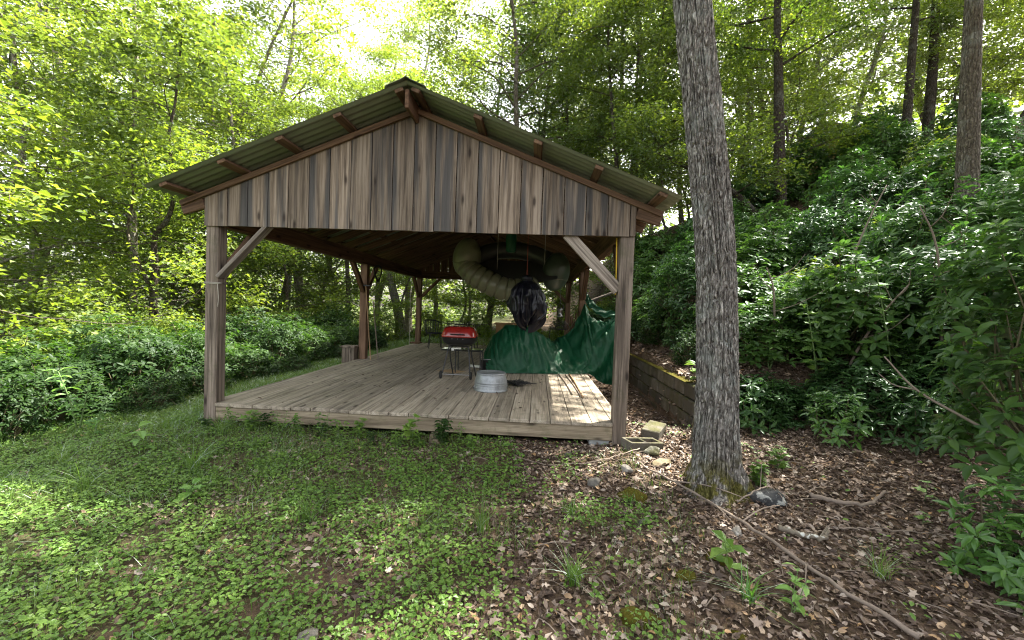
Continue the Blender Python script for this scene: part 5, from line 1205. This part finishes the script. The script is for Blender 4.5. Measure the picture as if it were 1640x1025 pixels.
# leaf litter
def litter(n, reg, dens, smin, smax, mb, lift=.02):
    p = region(rng, n, *reg); p = p[(rng.random(len(p)) < dens(p)) & ~in_deck(p)]
    D, N = rdir(rng, len(p), 1, .6); P = gz(p, rng.uniform(.0, lift, len(p))); L = rng.uniform(smin, smax, len(p))
    kk = rng.integers(0, 4, len(p))
    for q, (shp, w0, w1) in enumerate((('l8', .3, .6), ('maple', .5, .9), ('o6', .4, .75), ('r4', .15, .5))):
        m = kk == q; put_leaves(mb, P[m], D[m], N[m], L[m]*(1.25 if shp == 'maple' else 1), L[m]*rng.uniform(w0, w1, m.sum()), shp, rng.uniform(-.2, .3), .14)
mb = MB()
for k in range(3):
    litter(34000, (-1.5, 7.5, -3.6, 2.2), lambda p: np.clip(1-green_w(p)*.92, .05, 1), .02, .062, mb)
litter(12000, (-5, .5, -3.6, .3), lambda p: np.full(len(p), .2), .025, .06, mb, .03)
litter(16000, (2.5, 9, 1, 9), lambda p: np.full(len(p), .8), .05, .10, mb)
tag(mb.build("leaf_litter", M_litter, None), "brown dead leaves littering the ground around the oak and laurels", "leaf litter", kind="stuff")
mb = MB(); p = np.stack([rng.uniform(-2.2, 2.2, 150), rng.uniform(.1, 8.3, 150)], 1); D, N = rdir(rng, 150, 1, .3); P = np.concatenate([p, np.full((150, 1), .008)], 1); L = rng.uniform(.02, .055, 150); put_leaves(mb, P, D, N, L, L*.6, 'l8', -.1, .15)
tag(mb.build("fallen_leaves", M_litter, None), "scattered dead leaves lying on the deck planks", "leaf litter", kind="stuff")
# small sticks in the litter
mb = MB()
for k in range(170):
    x, y = rng.uniform(.8, 6.0), rng.uniform(-3.3, .8)
    if abs(x) < 2.4 and y > 0: continue
    a = rng.uniform(0, PI); l = rng.uniform(.06, .25); z = float(ground_z(x, y))+.03
    tube(mb, curve_pts([(x, y, z), (x+math.cos(a)*l*.5, y+math.sin(a)*l*.5, z+rng.uniform(0, .02)), (x+math.cos(a)*l, y+math.sin(a)*l, z)], 5), rng.uniform(.0015, .004), 4, False)
tag(mb.build("twig_litter", M_twig, None), "small broken twigs strewn through the leaf litter", "twigs", kind="stuff")
# far wood
def far_wood():
    rng = np.random.default_rng(66); n = 60000
    a = rng.uniform(-1.35, 1.35, n); d = rng.uniform(34, 62, n); x = np.sin(a)*d; y = np.cos(a)*d
    topn = 12+5*fbm(a*6, a*0, 0, 3, 4)-7*np.exp(-((a+.155)/.10)**2)
    z = rng.uniform(0, 1, n)*topn; K = fbm(x*.22, y*.22, z*.3, 3, 8) > -.12; x, y, z = x[K], y[K], z[K]
    P = np.stack([x, y, ground_z(x, y)+z], 1); D, N = rdir(rng, len(P), 1, .6); mb = MB(); L = rng.uniform(.35, .7, len(P)); put_leaves(mb, P, D, N, L, L*.7)
    tag(mb.build("far_wood", L_canopy, None), "far-off wood filling the view beyond the nearer trees", "woodland", kind="stuff")
far_wood()
# shed up the hill
t = thing("shed", "small brown shed with pale metal roof half hidden up the right slope", "shed", (19.0, 20.5, float(ground_z(19, 20.5))-.6), .35)
mb = MB(); cbox(mb, -2.5, 2.5, -1.6, 1.6, 0, 2.2, .02); mb.build("wall", M_tan, t)
mb = MB()
mb.add([(-2.9, -2.0, 2.15), (2.9, -2.0, 2.15), (2.9, 0, 3.2), (-2.9, 0, 3.2), (-2.9, 2.0, 2.15), (2.9, 2.0, 2.15), (-2.9, -2.0, 2.21), (2.9, -2.0, 2.21), (2.9, 0, 3.26), (-2.9, 0, 3.26), (-2.9, 2.0, 2.21), (2.9, 2.0, 2.21)],
       quads=[(0, 1, 2, 3), (3, 2, 5, 4), (6, 9, 8, 7), (9, 10, 11, 8), (0, 6, 7, 1), (4, 5, 11, 10), (0, 3, 9, 6), (3, 4, 10, 9), (1, 7, 8, 2), (2, 8, 11, 5)]); mb.build("roof", plain("pale_roof_metal", (.5, .52, .52), .4, .3), t)
beam("fascia", (-2.95, -2.02, 2.12), (2.95, -2.02, 2.12), .03, .14, plain("rust_brown_paint", (.25, .08, .03), .7), t)
